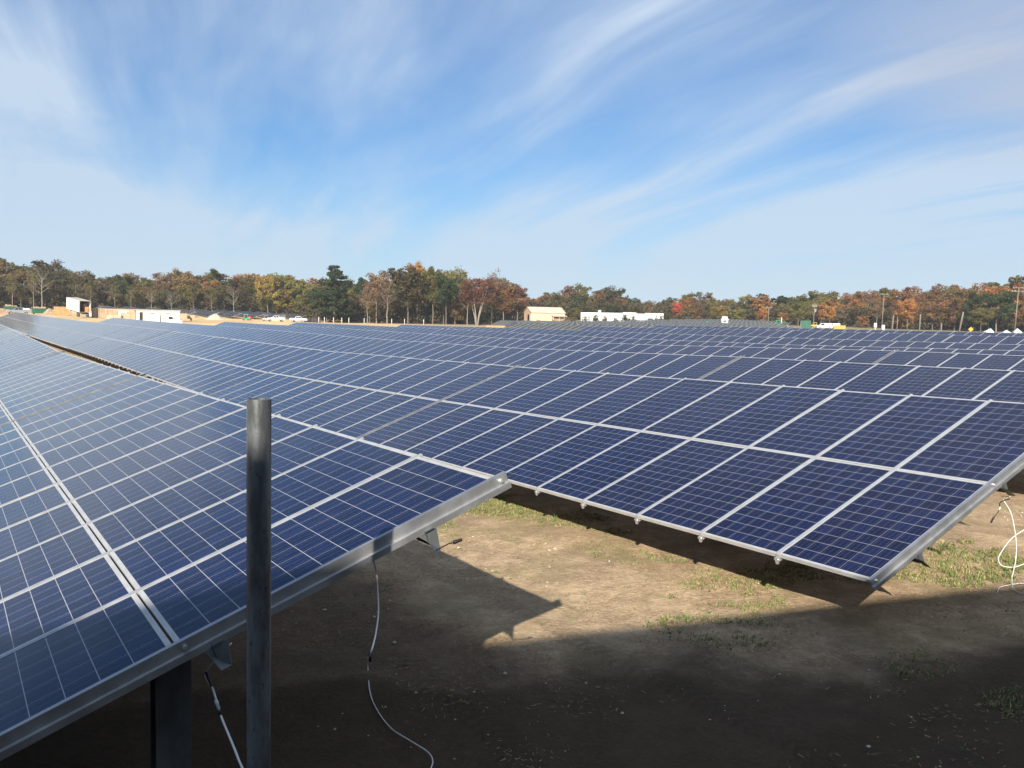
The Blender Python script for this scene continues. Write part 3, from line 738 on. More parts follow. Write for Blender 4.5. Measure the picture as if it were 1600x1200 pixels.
def broadleaf(seed, leafy=1.0, spread=1.0, base=.30):
    """a unit broad-leaved tree 18 m tall: tapered trunk with limbs, uneven crown of leaf clumps"""
    rr = random.Random(seed); b = MB(); H = 18.0
    lean = Vector((rr.uniform(-.6, .6), rr.uniform(-.6, .6), 0)); fork = rr.uniform(.38, .52)
    tr = [Vector((0, 0, -.6)), Vector((0, 0, .5))]+[lean*(z*z)+Vector((rr.uniform(-.15, .15), rr.uniform(-.15, .15), z*H)) for z in (.2, .36, .52, .70, .86)]
    b.tube(tr, [.34, .27, .23, .19, .14, .09, .03], 7, cap=False)
    clumps = []
    nl = rr.randint(9, 13)
    for k in range(nl):
        f = base+.08+(.9-base)*k/nl*.72; an = k*2.4+rr.uniform(-.5, .5)
        z = f*H; i = 0
        while i < len(tr)-2 and tr[i+1].z < z: i += 1
        q = (z-tr[i].z)/(tr[i+1].z-tr[i].z); p0 = tr[i].lerp(tr[i+1], q)
        r = spread*rr.uniform(2.6, 4.6)*(1-.45*max(0, f-.55)/.45); rise = rr.uniform(1.6, 4.2)
        d = Vector((math.cos(an), math.sin(an), 0))
        p1 = p0+d*r*.5+Vector((0, 0, rise*.45)); p2 = p0+d*r+Vector((0, 0, rise)); p3 = p2+d*r*.3+Vector((rr.uniform(-.6, .6), rr.uniform(-.6, .6), rr.uniform(.5, 1.6)))
        b.tube([p0, p1, p2, p3], [.11, .075, .045, .015], 5, cap=False)
        for _ in range(3):
            e = p1.lerp(p2, rr.random())+Vector((rr.uniform(-1.6, 1.6), rr.uniform(-1.6, 1.6), rr.uniform(.2, 1.9)))
            b.tube([p1.lerp(p2, .4), e], [.035, .01], 4, cap=False); clumps.append((*e, rr.uniform(.55, 1.1)))
        clumps += [(*p2, rr.uniform(.7, 1.25)), (*p3, rr.uniform(.6, 1.2))]
    for _ in range(20):
        an = rr.uniform(0, 6.28); zz = rr.uniform(base+.08, .99); w = math.sin(math.pi*min(1, (zz-base+.10)/(1.16-base)))**.7
        r = spread*4.3*w*rr.uniform(.35, 1.0)
        clumps.append((lean.x*zz*zz+r*math.cos(an), lean.y*zz*zz+r*math.sin(an), zz*H-rr.uniform(0, .6), rr.uniform(.6, 1.25)))
    if leafy < 1: rr.shuffle(clumps); clumps = clumps[:int(len(clumps)*(.4+.6*leafy))]
    V, T = leafset(clumps, max(8, int(64*leafy)), .34 if leafy > .5 else .26, 1.85, rr)
    return b.mesh('trunk', M['bark'], True), leaf_mesh('crown', V, T)
def pine(seed):
    rr = random.Random(seed); b = MB(); H = 18.0; clumps = []
    b.tube([(0, 0, -.6), (0, 0, 5), (.1, 0, 11), (.05, .1, 17.6)], [.36, .28, .16, .03], 8, cap=False)
    z = 2.6
    while z < 17.4:
        f = z/H; L = (1-f)**.7*7.0*rr.uniform(.75, 1.1)+.45
        for k in range(rr.randint(4, 6)):
            an = rr.uniform(0, 6.28); l = L*rr.uniform(.6, 1.15); d = Vector((math.cos(an), math.sin(an), 0)); up = .18+.5*f
            p0 = Vector((0, 0, z+rr.uniform(-.3, .3))); p1 = p0+d*l*.55+Vector((0, 0, l*.10*up)); p2 = p0+d*l+Vector((0, 0, l*.30*up))
            b.tube([p0, p1, p2], [.07, .045, .015], 4, cap=False)
            m = max(2, int(l/1.0))
            for j in range(m):
                q = .35+.65*(j+1)/m; c = p0.lerp(p2, q)+Vector((rr.uniform(-.5, .5)*(1-f), rr.uniform(-.5, .5)*(1-f), rr.uniform(-.1, .25)))
                clumps.append((*c, .45+.30*(1-f)+rr.uniform(0, .2)))
        z += rr.uniform(.75, 1.15)
    V, T = leafset(clumps, 40, .30, 1.5, rr, .22, .9)
    return b.mesh('trunk', M['bark'], True), leaf_mesh('crown', V, T)
def redtree(seed):
    """several pale bare stems fanning into a round crown"""
    rr = random.Random(seed); b = MB(); H = 18.0; clumps = []
    for k in range(5):
        an = k*1.2566+rr.uniform(-.3, .3); d = Vector((math.cos(an), math.sin(an), 0)); q = rr.uniform(.5, 1.0)
        pts = [Vector((0, 0, -.6))+d*.2, d*.9*q+Vector((0, 0, 3.2)), d*2.1*q+Vector((0, 0, 7)), d*3.4*q+Vector((0, 0, 11.5)), d*4.6*q+Vector((0, 0, 15))]
        b.tube(pts, [.24, .2, .15, .09, .03], 6, cap=False)
        for j in range(5):
            p = pts[2].lerp(pts[4], rr.random()); e = p+Vector((rr.uniform(-2.4, 2.4), rr.uniform(-2.4, 2.4), rr.uniform(.6, 3)))
            b.tube([p, e], [.06, .015], 4, cap=False); clumps.append((*e, rr.uniform(.7, 1.2)))
    for _ in range(42):
        an = rr.uniform(0, 6.28); zz = rr.uniform(-.55, 1); r = math.sqrt(max(0, 1-zz*zz))*5.9*rr.uniform(.55, 1)
        clumps.append((r*math.cos(an), r*math.sin(an), 12.0+zz*5.6, rr.uniform(.7, 1.2)))
    V, T = leafset(clumps, 46, .28, 1.6, rr)
    return b.mesh('trunk', M['bark'], True), leaf_mesh('crown', V, T)
def bush(seed):
    rr = random.Random(seed); b = MB(); clumps = []
    for k in range(9):
        an = rr.uniform(0, 6.28); r = rr.uniform(.2, 1.1); e = Vector((r*math.cos(an), r*math.sin(an), rr.uniform(.7, 2.3)))
        b.tube([(0, 0, -.2), e*.5+Vector((0, 0, .1)), e], [.06, .04, .01], 4, cap=False); clumps.append((*e, rr.uniform(.6, 1.1)))
        clumps.append((e.x*1.25, e.y*1.25, e.z*.55, rr.uniform(.5, 1.0)))
    V, T = leafset(clumps, 40, .13, .75, rr)
    return b.mesh('stem', M['bark'], True), leaf_mesh('foliage', V, T)
FULL = [broadleaf(s, 1.0, sp, ba) for s, sp, ba in ((1, 1.0, .30), (2, 1.2, .26), (3, .85, .34), (4, 1.1, .22), (5, .95, .30), (6, 1.3, .28), (17, .8, .2))]
LOW = [broadleaf(s, 1.0, sp, ba) for s, sp, ba in ((51, 1.15, .06), (52, 1.3, .10), (53, 1.05, .04), (54, 1.2, .12))]
THIN = [broadleaf(s, l, sp, .34) for s, l, sp in ((8, .42, .95), (9, .30, 1.05), (10, .55, .85))]
BARE = [broadleaf(s, .10, 1.0, .3) for s in (12, 13)]
PINE = [pine(21), pine(22)]; RED = redtree(31); BUSH = [bush(41), bush(42), bush(43)]

SKY = [(-60, 404), (0, 405), (60, 410), (100, 416), (128, 430), (150, 424), (200, 428), (240, 432), (280, 428), (330, 424), (370, 424), (400, 427), (450, 428), (480, 431), (500, 436), (560, 436), (590, 433),
       (620, 424), (640, 419), (690, 422), (720, 430), (740, 433), (775, 433), (800, 450), (820, 456), (845, 458), (880, 450), (940, 448), (975, 454), (1000, 466), (1030, 466), (1070, 459), (1112, 462), (1133, 474), (1150, 465),
       (1180, 459), (1250, 458), (1300, 459), (1350, 456), (1400, 456), (1430, 447), (1480, 447), (1500, 451), (1540, 447), (1580, 440), (1700, 440)]
def skyline(x): return float(np.interp(x, [a for a, _ in SKY], [b for _, b in SKY]))-(3 if x > 1000 else 0)
def wood_dist(x): return float(np.interp(x, [-60, 460, 500, 700, 780, 830, 1100, 1200, 1700], [352, 350, 312, 300, 315, 372, 380, 365, 352]))
COLS = {'olive green': (.085, .080, .022), 'dark green': (.028, .045, .016), 'brown': (.120, .080, .034), 'rust orange': (.21, .100, .030), 'bright orange': (.26, .115, .030), 'maroon': (.095, .036, .026),
        'yellow': (.20, .150, .034), 'yellow green': (.125, .120, .032), 'pinkish brown': (.165, .102, .060), 'grey brown': (.115, .085, .060), 'red': (.30, .055, .035), 'deep brown green': (.058, .050, .020), 'reddish': (.150, .078, .032)}
PAL = [(-80, 110, ['deep brown green', 'dark green', 'brown', 'deep brown green', 'olive green']), (110, 300, ['deep brown green', 'olive green', 'brown', 'dark green', 'olive green', 'grey brown']),
       (300, 390, ['olive green', 'brown', 'grey brown', 'deep brown green', 'rust orange']), (390, 490, ['yellow green', 'olive green', 'yellow', 'rust orange', 'yellow green', 'brown']), (490, 570, ['dark green', 'olive green', 'deep brown green']),
       (570, 625, ['pinkish brown', 'olive green', 'grey brown', 'pinkish brown']), (625, 720, ['deep brown green', 'dark green', 'brown', 'deep brown green', 'olive green']), (720, 800, ['maroon', 'brown', 'grey brown', 'maroon']), (800, 870, ['maroon', 'reddish', 'dark green', 'brown', 'olive green']),
       (870, 1000, ['dark green', 'brown', 'deep brown green', 'olive green', 'reddish']), (1000, 1140, ['olive green', 'brown', 'rust orange', 'rust orange', 'grey brown', 'yellow green']),
       (1140, 1290, ['brown', 'dark green', 'olive green', 'rust orange', 'yellow green', 'rust orange']), (1290, 1420, ['brown', 'olive green', 'rust orange', 'rust orange', 'reddish', 'grey brown']), (1420, 1500, ['rust orange', 'reddish', 'brown', 'rust orange', 'olive green']),
       (1500, 1720, ['dark green', 'olive green', 'rust orange', 'rust orange', 'reddish'])]
def landmark(x):
    for lim, s in ((40, 'behind the left green dumpster'), (90, 'behind the orange plywood shed'), (150, 'behind the open white trailer'), (215, 'behind the stacked wooden crates'), (290, 'behind the white semi truck'), (370, 'behind the grey gravel heap'),
                   (415, 'left of the tan sand cone'), (495, 'behind the two white pickups'), (560, 'close beside the tall pine'), (625, 'just right of the tall pine'), (715, 'left of the maroon multi-stemmed tree'), (800, 'around the maroon multi-stemmed tree'),
                   (885, 'behind the tan metal building'), (965, 'behind the left half of the long white building'), (1045, 'behind the right half of the long white building'), (1110, 'left of the small white cabin'), (1165, 'behind the small white cabin'), (1235, 'behind the first utility pole'),
                   (1300, 'behind the dark green container'), (1370, 'behind the yellow machine'), (1440, 'behind the short leaning stub pole'), (1512, 'behind the tall leaning stub pole'), (1570, 'behind the yellow warning sign')):
        if x < lim: return s
    return 'behind the white tents at the right end'
tree_n = [0]
def tree(x, ytop, dist, col, kit, name='broadleaf_tree', wide=1.0, label=None, group='trees along the far wood', bark=None, tall=None):
    p = at(x, dist); v = view(x, ytop); h = math.hypot(v.x, v.y); zt = CAMZ+v.z/h*dist
    H = max(2.2, zt-p.z)/18.0
    t = empty(name, p, (tree_n[0]*2.39) % 6.28); tree_n[0] += 1
    t.scale = (H**.75*wide, H**.75*wide, H)
    tone = {'thin': 'half bare ', 'bare': 'bare '}.get(tall, '') if tall in ('thin', 'bare') else ''
    if not label:
        label = f"{tone}{col} tree {'in front' if tall == 'front' else 'at the rear'} {landmark(x)}" if not tone else f"{tone}{col} tree {landmark(x)}"
    tag(t, label, 'tree', group)
    c = np.array(COLS[col])*random.uniform(.95, 1.4)*np.array((1.14, 1.02, .92))
    tk = child('trunk', kit[0], t, color=bark or random.choice([(.16, .13, .10), (.26, .22, .18), (.11, .09, .07)]))
    child('crown', kit[1], t, color=tuple(c))
    return t
def palette(x):
    for a, b, l in PAL:
        if a <= x < b: return random.choice(l)
    return 'brown'
random.seed(11)
for rank, (dd, step, lo, hi) in enumerate(((26, 27, -4, 7), (10, 25, 3, 18), (-6, 30, 16, 40))):
    x = -50+rank*9
    while x < 1660:
        xx = x+random.uniform(-7, 7); y0 = skyline(xx); base = 505+.021*(xx-800)
        yt = min(y0+random.uniform(lo, hi), base-22)
        if rank == 2 and 800 < xx < 1050: yt = max(yt, 474)
        d = wood_dist(xx)+dd+random.uniform(-4, 4)
        c = palette(xx); thin = random.random() < (.30 if 560 < xx < 800 or xx < 400 else .14) and rank > 0
        kit = random.choice(THIN) if thin else random.choice(LOW if random.random() < (.85 if xx > 800 else (.6 if 380 < xx < 720 else .25)) else FULL)
        tree(xx, yt, d, c, kit, wide=random.uniform(.9, 1.25), tall='thin' if thin else ('front' if rank == 2 else None))
        x += step*random.uniform(.8, 1.2)
# the ones that stand out
tree(522, 415, 296, 'dark green', PINE[0], 'pine_tree', 1.12, 'tall dark green pine tree with tiered branches, standing before the wood', bark=(.22, .17, .13))
tree(563, 434, 318, 'dark green', PINE[1], 'pine_tree', .8, 'smaller dark pine half hidden behind the right side of the tall pine', bark=(.16, .13, .10))
tree(745, 432, 282, 'maroon', RED, 'multi_stemmed_tree', 1.15, 'dark maroon round tree with pale bare stems fanning from its base', bark=(.34, .30, .25))
tree(652, 415, 296, 'rust orange', FULL[2], wide=.7, label='narrow orange topped tree rising in the middle of the tallest dark clump')
tree(637, 419, 290, 'deep brown green', FULL[5], wide=1.0, label='broad dark brown green tree, tallest between the pine and the maroon tree')
tree(676, 420, 292, 'olive green', FULL[4], wide=.8, label='tall olive tree just right of the orange topped tree')
tree(697, 432, 286, 'dark green', FULL[0], wide=.95, label='dark green leafy tree left of the maroon tree, low crown')
tree(712, 427, 298, 'yellow green', THIN[0], wide=1.0, label='thin airy yellow green tree top left of the maroon tree')
tree(768, 428, 290, 'pinkish brown', THIN[1], wide=.9, label='airy pinkish tree rising behind the right side of the maroon tree')
tree(588, 430, 292, 'pinkish brown', THIN[2], wide=.9, label='slender pinkish brown tree just right of the pine', bark=(.36, .30, .25))
tree(605, 440, 286, 'grey brown', THIN[1], wide=1.0, label='half bare grey brown tree with pale stems right of the pine', bark=(.28, .23, .19))
tree(574, 452, 286, 'pinkish brown', THIN[0], wide=.9, label='low pinkish tree touching the right edge of the pine')
tree(730, 446, 284, 'brown', THIN[0], wide=.9, label='brown half bare tree touching the left edge of the maroon tree', bark=(.30, .25, .2))
tree(786, 446, 292, 'reddish', FULL[4], wide=.9, label='reddish tree between the maroon tree and the tan building')
tree(808, 449, 330, 'maroon', FULL[3], wide=.9, label='maroon tree behind the left corner of the tan building')
tree(418, 432, 338, 'yellow', FULL[1], wide=.8, label='golden yellow tree above the tan sand cone')
tree(432, 428, 342, 'yellow green', FULL[5], wide=1.0, label='pale yellow green tree behind the left white pickup')
tree(1057, 473, 352, 'red', FULL[2], wide=.8, label='small bright red tree right of the long white building')
tree(1122, 478, 352, 'yellow', FULL[5], wide=1.1, label='low golden yellow tree behind the small white cabin')
tree(1193, 480, 345, 'bright orange', FULL[2], wide=.6, label='narrow bright orange tree behind the first utility pole')
tree(1247, 473, 342, 'yellow green', FULL[5], wide=1.1, label='rounded yellow green tree behind the dark green container')
tree(1296, 477, 342, 'bright orange', FULL[4], wide=.8, label='glowing orange tree above the yellow machine')
tree(1418, 468, 338, 'bright orange', FULL[1], wide=.9, label='broad orange tree right of the short leaning stub pole')
tree(1557, 455, 338, 'dark green', FULL[5], wide=1.2, label='big dark green tree behind the yellow warning sign')
tree(1533, 482, 330, 'yellow green', FULL[1], wide=1.2, label='low bushy yellow green tree behind the yellow warning sign')
for x, y, lab in ((365, 449, 'bare pale dead tree with forked limbs behind the grey gravel heap'), (237, 452, 'bare pale tree with spreading limbs behind the white semi truck'), (268, 455, 'bare pale forked tree right of the white semi truck'), (66, 420, 'tall bare pale trunk behind the second green dumpster')):
    tree(x, y, 338, 'grey brown', BARE[0 if x != 268 else 1], 'bare_tree', .85, lab, 'bare trees before the wood', bark=(.34, .30, .25))
for i, (x, y) in enumerate(((20, 430), (53, 425), (142, 440), (180, 444), (205, 446), (302, 447), (331, 450))):
    tree(x, y, 340, 'olive green', THIN[i % 3], wide=.7, tall='thin', bark=(.26, .22, .18))
# undergrowth and the depth of the wood, read as one mass
def woodland():
    rr = random.Random(77); cl = []; lo = []
    x = -70
    while x < 1680:
        d = wood_dist(x)+48; yt = skyline(x)+14; p = at(x, d); v = view(x, yt); top = CAMZ+v.z/math.hypot(v.x, v.y)*d
        for _ in range(12): cl.append((p.x+rr.uniform(-4, 4), p.y+rr.uniform(-6, 6), p.z+(top-p.z)*rr.uniform(.05, .95), 1.6))
        d = wood_dist(x)+rr.uniform(-8, 10); p = at(x, d)
        for _ in range(9): lo.append((p.x+rr.uniform(-4, 4), p.y+rr.uniform(-4, 4), p.z+rr.uniform(.2, 1)**1.5*7.5, 1.0))
        x += 9
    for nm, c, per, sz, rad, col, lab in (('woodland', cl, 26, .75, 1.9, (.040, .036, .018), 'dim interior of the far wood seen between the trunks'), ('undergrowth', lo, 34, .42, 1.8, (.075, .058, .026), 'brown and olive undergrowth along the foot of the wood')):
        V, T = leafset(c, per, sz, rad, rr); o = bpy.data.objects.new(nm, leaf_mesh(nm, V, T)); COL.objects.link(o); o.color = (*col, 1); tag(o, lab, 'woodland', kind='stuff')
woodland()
print('TREES', tree_n[0])

# ------------------------------------------------------------------ the yard, the buildings and the things along the wood
def place(name, x, d, rz, label, cat, group=None, lift=0.0):
    """rz turns the thing's long side: 0 = square across the view, seen from the camera"""
    p = at(x, d, lift); a = math.atan2(p.x, p.y)
    return empty(name, p, -a+rz, label, cat, group)
def bx(name, t, m, *r, bevel=.03):
    b = MB(); b.box(*r); return b.build(name, m, t, bevel=bevel)
def wheel(t, x, y, r, w):
    o = MB(); seg = 20
    o.tube([(x, y-w/2, r), (x, y-w*.35, r), (x, y+w*.35, r), (x, y+w/2, r)], [r*.92, r, r, r*.92], seg)
    ty = o.build('wheel', M['rubber'], t)
    c = MB(); c.tube([(x, y-w/2-.015, r), (x, y+w/2+.015, r)], r*.55, 14); c.build('rim', M['chrome'], ty)
def pickup(x, d, rz, label, rack, m='white', group='pickup trucks', cargo=False):
    t = place('pickup_truck', x, d, rz, label, 'pickup', group)
    b = MB()                                           # local x = length (front at -x), y = width, z up
    b.prism([(-2.75, .55), (-2.8, .95), (-2.6, 1.12), (-1.35, 1.2), (-.62, 1.82), (.72, 1.86), (.95, 1.22), (2.75, 1.2), (2.78, .55)], -.95, .95)
    b.build('body', M[m], t, bevel=.06)
    for s in (-1, 1):
        w = MB(); w.prism([(-1.12, 1.24), (-.58, 1.72), (-.05, 1.75), (-.05, 1.24)], s*.952, s*.965); w.build('window', M['glassdark'], t)
        w = MB(); w.prism([(.05, 1.24), (.05, 1.75), (.62, 1.76), (.75, 1.24)], s*.952, s*.965); w.build('window', M['glassdark'], t)
        bx('headlight', t, M['plastic'], -2.83, -2.76, s*.75-.13, s*.75+.13, .78, .95)
    w = MB(); w.add([(-1.27, -.82, 1.27), (-1.27, .82, 1.27), (-.66, .76, 1.80), (-.66, -.76, 1.80)], [(0, 1, 2, 3)]); w.v = [(a-.012, b_, c+.012) for a, b_, c in w.v]; w.build('windscreen', M['glassdark'], t)
    bx('bumper', t, M['chrome'], -2.9, -2.78, -.9, .9, .45, .68); bx('bumper', t, M['chrome'], 2.78, 2.9, -.9, .9, .5, .7)
    bx('bed_liner', t, M['black'], 1.02, 2.68, -.8, .8, 1.19, 1.225)
    for xw in (-1.75, 1.75):
        for s in (-.84, .84): wheel(t, xw, s, .39, .26)
    if rack:
        b = MB()
        for q in (1.05, 2.7):
            for s in (-.85, .85): b.box(q-.04, q+.04, s-.04, s+.04, 1.2, 1.95)
            b.box(q-.04, q+.04, -.85, .85, 1.95, 2.02)
        for s in (-.85, .85): b.box(-.3, 2.8, s-.04, s+.04, 2.021, 2.09)
        b.build('ladder_rack', M['steelgrey'], t)
        bx('tool_box', t, M['steelgrey'], 1.1, 2.7, -.82, -.5, 1.23, 1.6)
    if cargo: bx('cargo', t, M['plastic'], 1.05, 2.6, -.75, .75, 1.23, 1.7, bevel=.15)
    return t
pickup(431, 285, .12, 'white pickup with a ladder rack, left of the pair beside the sand cone', True)
pickup(467, 287, math.pi-.25, 'white pickup without a rack, right of the pair, nose towards the black fence', False)
pickup(29, 262, .1, 'dark grey pickup with pale cargo at the left edge of the yard', False, 'steelgrey', cargo=True)

# open white box trailer
def box_trailer():
    t = place('box_trailer', 121.5, 245, 0, 'white box trailer standing open at the rear before the dark wood', 'trailer')
    p = at(133.2, 238.0); q = at(112.5, 250.5); a = math.atan2(q.y-p.y, q.x-p.x); t.location = p.lerp(q, .5)+Vector((0, 0, .45)); t.rotation_euler = (0, R(-4.5), a)
    L, Wd, z0, z1 = (q-p).length/2, 1.3, 1.15, 4.0
    b = MB()
    b.box(-L, L, -Wd, -Wd+.06, z0, z1-.061); b.box(-L, L, Wd-.06, Wd, z0, z1-.061); b.box(L-.06, L, -Wd+.061, Wd-.061, z0, z1-.061)
    b.build('wall', M['white'], t); bx('roof', t, M['tanroof'], -L-.02, L+.02, -Wd-.02, Wd+.02, z1-.06, z1)
    bx('floor', t, M['wooddark'], -L, L-.061, -Wd+.061, Wd-.061, z0, z0+.08); bx('load', t, M['wooddark'], -L+2.0, -L+3.2, -.95, -.1, z0+.081, z0+2.0); bx('load', t, M['orange'], -L+1.0, -L+2.1, -.0-1.05, .0-.2, z0+.081, z0+1.3)
    bx('chassis', t, M['black'], -L+.5, L-.5, -.5, .5, .75, z0-.002); bx('bumper', t, M['steelgrey'], -L+.05, -L+.15, -1.15, 1.15, .5, .65)
    b = MB(); b.box(-L-.01, -L+.08, -Wd-.02, -Wd+.1, z0-.1, z1-.07); b.box(-L-.01, -L+.08, Wd-.1, Wd+.02, z0-.1, z1-.07); b.build('rear_frame', M['chrome'], t)
    for s in (-1, 1): bx('landing_leg', t, M['steelgrey'], L-2.6, L-2.45, s*.8-.07, s*.8+.07, -1.0, z0)
    for xw in (-L+1.6, -L+2.8):
        for s in (-1.05, 1.05): wheel(t, xw, s, .5, .3)
box_trailer()

# white semi truck with its trailer, and the cream site trailer behind it
def semi():
    t = place('semi_truck', 259, 195, 0.06, 'white semi truck cab with a short box trailer, partly hidden by the solar rows', 'truck')
    t.scale = (.86, .86, .86); bx('box_body', t, M['white'], -4.6, -1.35, -1.25, 1.25, 1.0, 3.2)
    b = MB(); b.prism([(-1.1, .7), (-1.1, 2.6), (-.6, 3.15), (.9, 3.2), (1.75, 2.55), (1.95, 2.0), (3.6, 1.75), (3.75, .7)], -1.2, 1.2); cabm = b.build('cab', M['white'], t, bevel=.1)
    for s in (-1, 1):
        w = MB(); w.prism([(.55, 2.0), (.6, 2.55), (1.35, 2.55), (1.72, 2.05)], s*1.203, s*1.22); w.build('window', M['glassdark'], t)
        bx('headlight', t, M['plastic'], 3.72, 3.78, s*.9-.15, s*.9+.15, 1.0, 1.25)
    w = MB(); w.add([(1.80, -1.0, 2.56), (1.80, 1.0, 2.56), (2.0, 1.0, 2.06), (2.0, -1.0, 2.06)], [(0, 1, 2, 3)]); w.build('windscreen', M['glassdark'], t)
    bx('bumper', t, M['chrome'], 3.76, 3.9, -1.2, 1.2, .45, .8); bx('chassis', t, M['black'], -4.6, 3.4, -.45, .45, .6, .69)
    for xw in (-3.6, -2.4, 2.7):
        for s in (-1.0, 1.0): wheel(t, xw, s, .52, .3)
    for s in (-1, 1): bx('exhaust_stack', t, M['chrome'], -1.28, -1.18, s*.9-.06, s*.9+.06, 1.2, 3.6)
semi()
def site_trailer():
    t = place('site_trailer', 247, 206, .04, 'long low cream site trailer with a dark door, behind the white semi truck', 'trailer')
    bx('wall', t, M['tan2'], -4.4, 4.4, -1.5, 1.5, .6, 3.1); bx('roof', t, M['concrete'], -4.55, 4.55, -1.65, 1.65, 3.101, 3.3)
    d = bx('door', t, M['black'], -3.75, -3.1, -1.54, -1.501, .7, 2.75); bx('handle', d, M['chrome'], -3.2, -3.15, -1.58, -1.54, 1.6, 1.75, bevel=0)
    for q in (-1.2, 2.0): w = bx('window', t, M['glassdark'], q-.5, q+.5, -1.53, -1.501, 1.7, 2.6); bx('frame', w, M['white'], q-.58, q+.58, -1.525, -1.502, 2.601, 2.68, bevel=0)
    bx('skirt', t, M['steelgrey'], -4.3, 4.3, -1.4, 1.4, .0, .598)
M['tan2'] = mat('cream_siding', rough=.6, fn=mottled((.60, .52, .40), (.68, .60, .47), .5))
site_trailer()

# crates, plywood, pallets and heaps
def crate(x, d, w, h, dp, rz, label, m='wood', group='wooden crates in the yard', lift=0.0, name='wooden_crate'):
    t = place(name, x, d, rz, label, 'crate', group, lift); n = max(3, int(h/.28))
    b = MB()
    for k in range(n):
        z0 = .13+(h-.13)*k/n; z1 = .13+(h-.13)*(k+1)/n-.02
        b.box(-w/2, w/2, -dp/2, dp/2, z0, z1)
    b.box(-w/2+.03, w/2-.03, -dp/2+.03, dp/2-.03, .13, h-.03)
    b.build('boards', M[m], t)
    for q in (-w/2+.08, 0, w/2-.08): bx('batten', t, M['wooddark' if m == 'wood' else 'wood'], q-.05, q+.05, -dp/2-.03, -dp/2-.002, .13, h, bevel=0)
    for q in (-w/2+.1, w/2-.1): bx('skid', t, M['wooddark'], q-.06, q+.06, -dp/2, dp/2, 0, .128, bevel=0)
    return t
for i, (x, d, w, h, dp, rz, lab, m) in enumerate((
    (97, 275, 3.9, 2.4, 2.5, .1, 'orange plywood shed-like crate left of the open white trailer', 'orange'),
    (151, 243, 2.0, 2.5, 1.4, .3, 'tall pale crate standing just right of the open white trailer', 'wood'),
    (158.5, 240, 1.2, 2.5, 1.2, .2, 'narrow pale crate second right of the open white trailer', 'wood'),
    (161.5, 232, 1.0, 1.2, 1.0, .0, 'small low cube crate in front of the narrow crates', 'wood'),
    (171.5, 238, 1.4, 2.3, 1.3, .1, 'square pale crate left of the dark opening among the crates', 'wood'),
    (179, 226, 3.6, 1.1, 1.3, -.35, 'long low crate nearest to the solar rows, turned at an angle', 'wood'),
    (176, 236, 2.2, 1.7, 1.2, .1, 'pale crate stacked behind the long low crate', 'wood'),
    (186, 258, 9.5, 2.4, 1.2, .03, 'very long wall of boarded crates at the back of the stacks', 'wood'),
    (204, 232, 4.3, 1.7, 1.3, .02, 'wide crate beside the black post, left of the cream site trailer', 'wood'),
    (282, 232, 3.2, 1.9, 1.2, .0, 'pale crate right of the white semi truck', 'wood'),
    (296, 234, 2.6, 1.6, 1.2, .05, 'crate farthest right of the semi truck, with shaded end', 'wood'),
    (4, 268, 3.4, 1.3, 1.2, .0, 'brown crate at the very left edge of the yard', 'wooddark'),
    (289, 229, 2.2, .7, 1.1, .2, 'flat low crate in front of the crates right of the semi truck', 'wood'))): crate(x, d, w, h, dp, rz, lab, m)
crate(775, 196, 4.2, .95, 1.3, .0, 'long orange wooden crate by the foot of the maroon tree', 'orange')
def wrapped(x, d, w, h, lab):
    t = place('wrapped_pallet', x, d, .1, lab, 'pallet', 'wrapped pallets in the yard')
    bx('load', t, M['plastic'], -w/2, w/2, -.6, .6, .16, h, bevel=.08)
    for q in (-w/2+.1, 0, w/2-.1): bx('pallet_runner', t, M['wooddark'], q-.05, q+.05, -.6, .6, 0, .1, bevel=0)
    bx('pallet_deck', t, M['wood'], -w/2, w/2, -.6, .6, .101, .158, bevel=0)
wrapped(192, 240, 1.9, 2.0, 'white wrapped pallet load in the middle of the crates'); wrapped(197.5, 241, 1.0, 1.9, 'narrow white wrapped load, right of the wider one'); wrapped(141, 262, 2.2, 1.5, 'white wrapped load just behind the open white trailer')
wrapped(853, 205, 1.1, .9, 'small wrapped pallet right of the parked white box truck'); wrapped(862, 206, 1.8, .75, 'flat wrapped pallet, second right of the parked white box truck')
wrapped(889, 207, 1.0, .9, 'small wrapped pallet below the right corner of the tan building'); wrapped(902, 207, 1.5, .75, 'flat wrapped pallet left of the long white building')
def dumpster(x, d, rz, lab):
    t = place('dumpster', x, d, rz, lab, 'dumpster', 'green dumpsters')
    b = MB(); b.prism([(-1.6, .25), (-1.75, 1.75), (-1.66, 1.75), (-1.5, .35), (1.5, .35), (1.66, 1.75), (1.75, 1.75), (1.6, .25)], -1.15, 1.15)
    b.box(-1.68, 1.68, -1.22, -1.151, .25, 1.7); b.box(-1.68, 1.68, 1.151, 1.22, .25, 1.7); b.build('bin', M['green'], t)
    for q in (-1.2, -.4, .4, 1.2): bx('rib', t, M['green'], q-.06, q+.06, -1.3, -1.221, .25, 1.68, bevel=0)
    rr = random.Random(int(x))
    m = MB(); 
    for k in range(7): m.box(-1.4+.4*k, -1.1+.4*k+rr.random()*.3, -.9, .9, .6, 1.7+rr.uniform(.1, .6))
    m.build('rubbish', M['wood'], t)
    for q in (-1.3, 1.3): bx('skid', t, M['black'], q-.1, q+.1, -1.1, 1.1, 0, .248, bevel=0)
dumpster(17.5, 300, .1, 'left green dumpster heaped with timber at the wood edge'); dumpster(61, 285, .15, 'second green dumpster, left of the orange plywood shed')
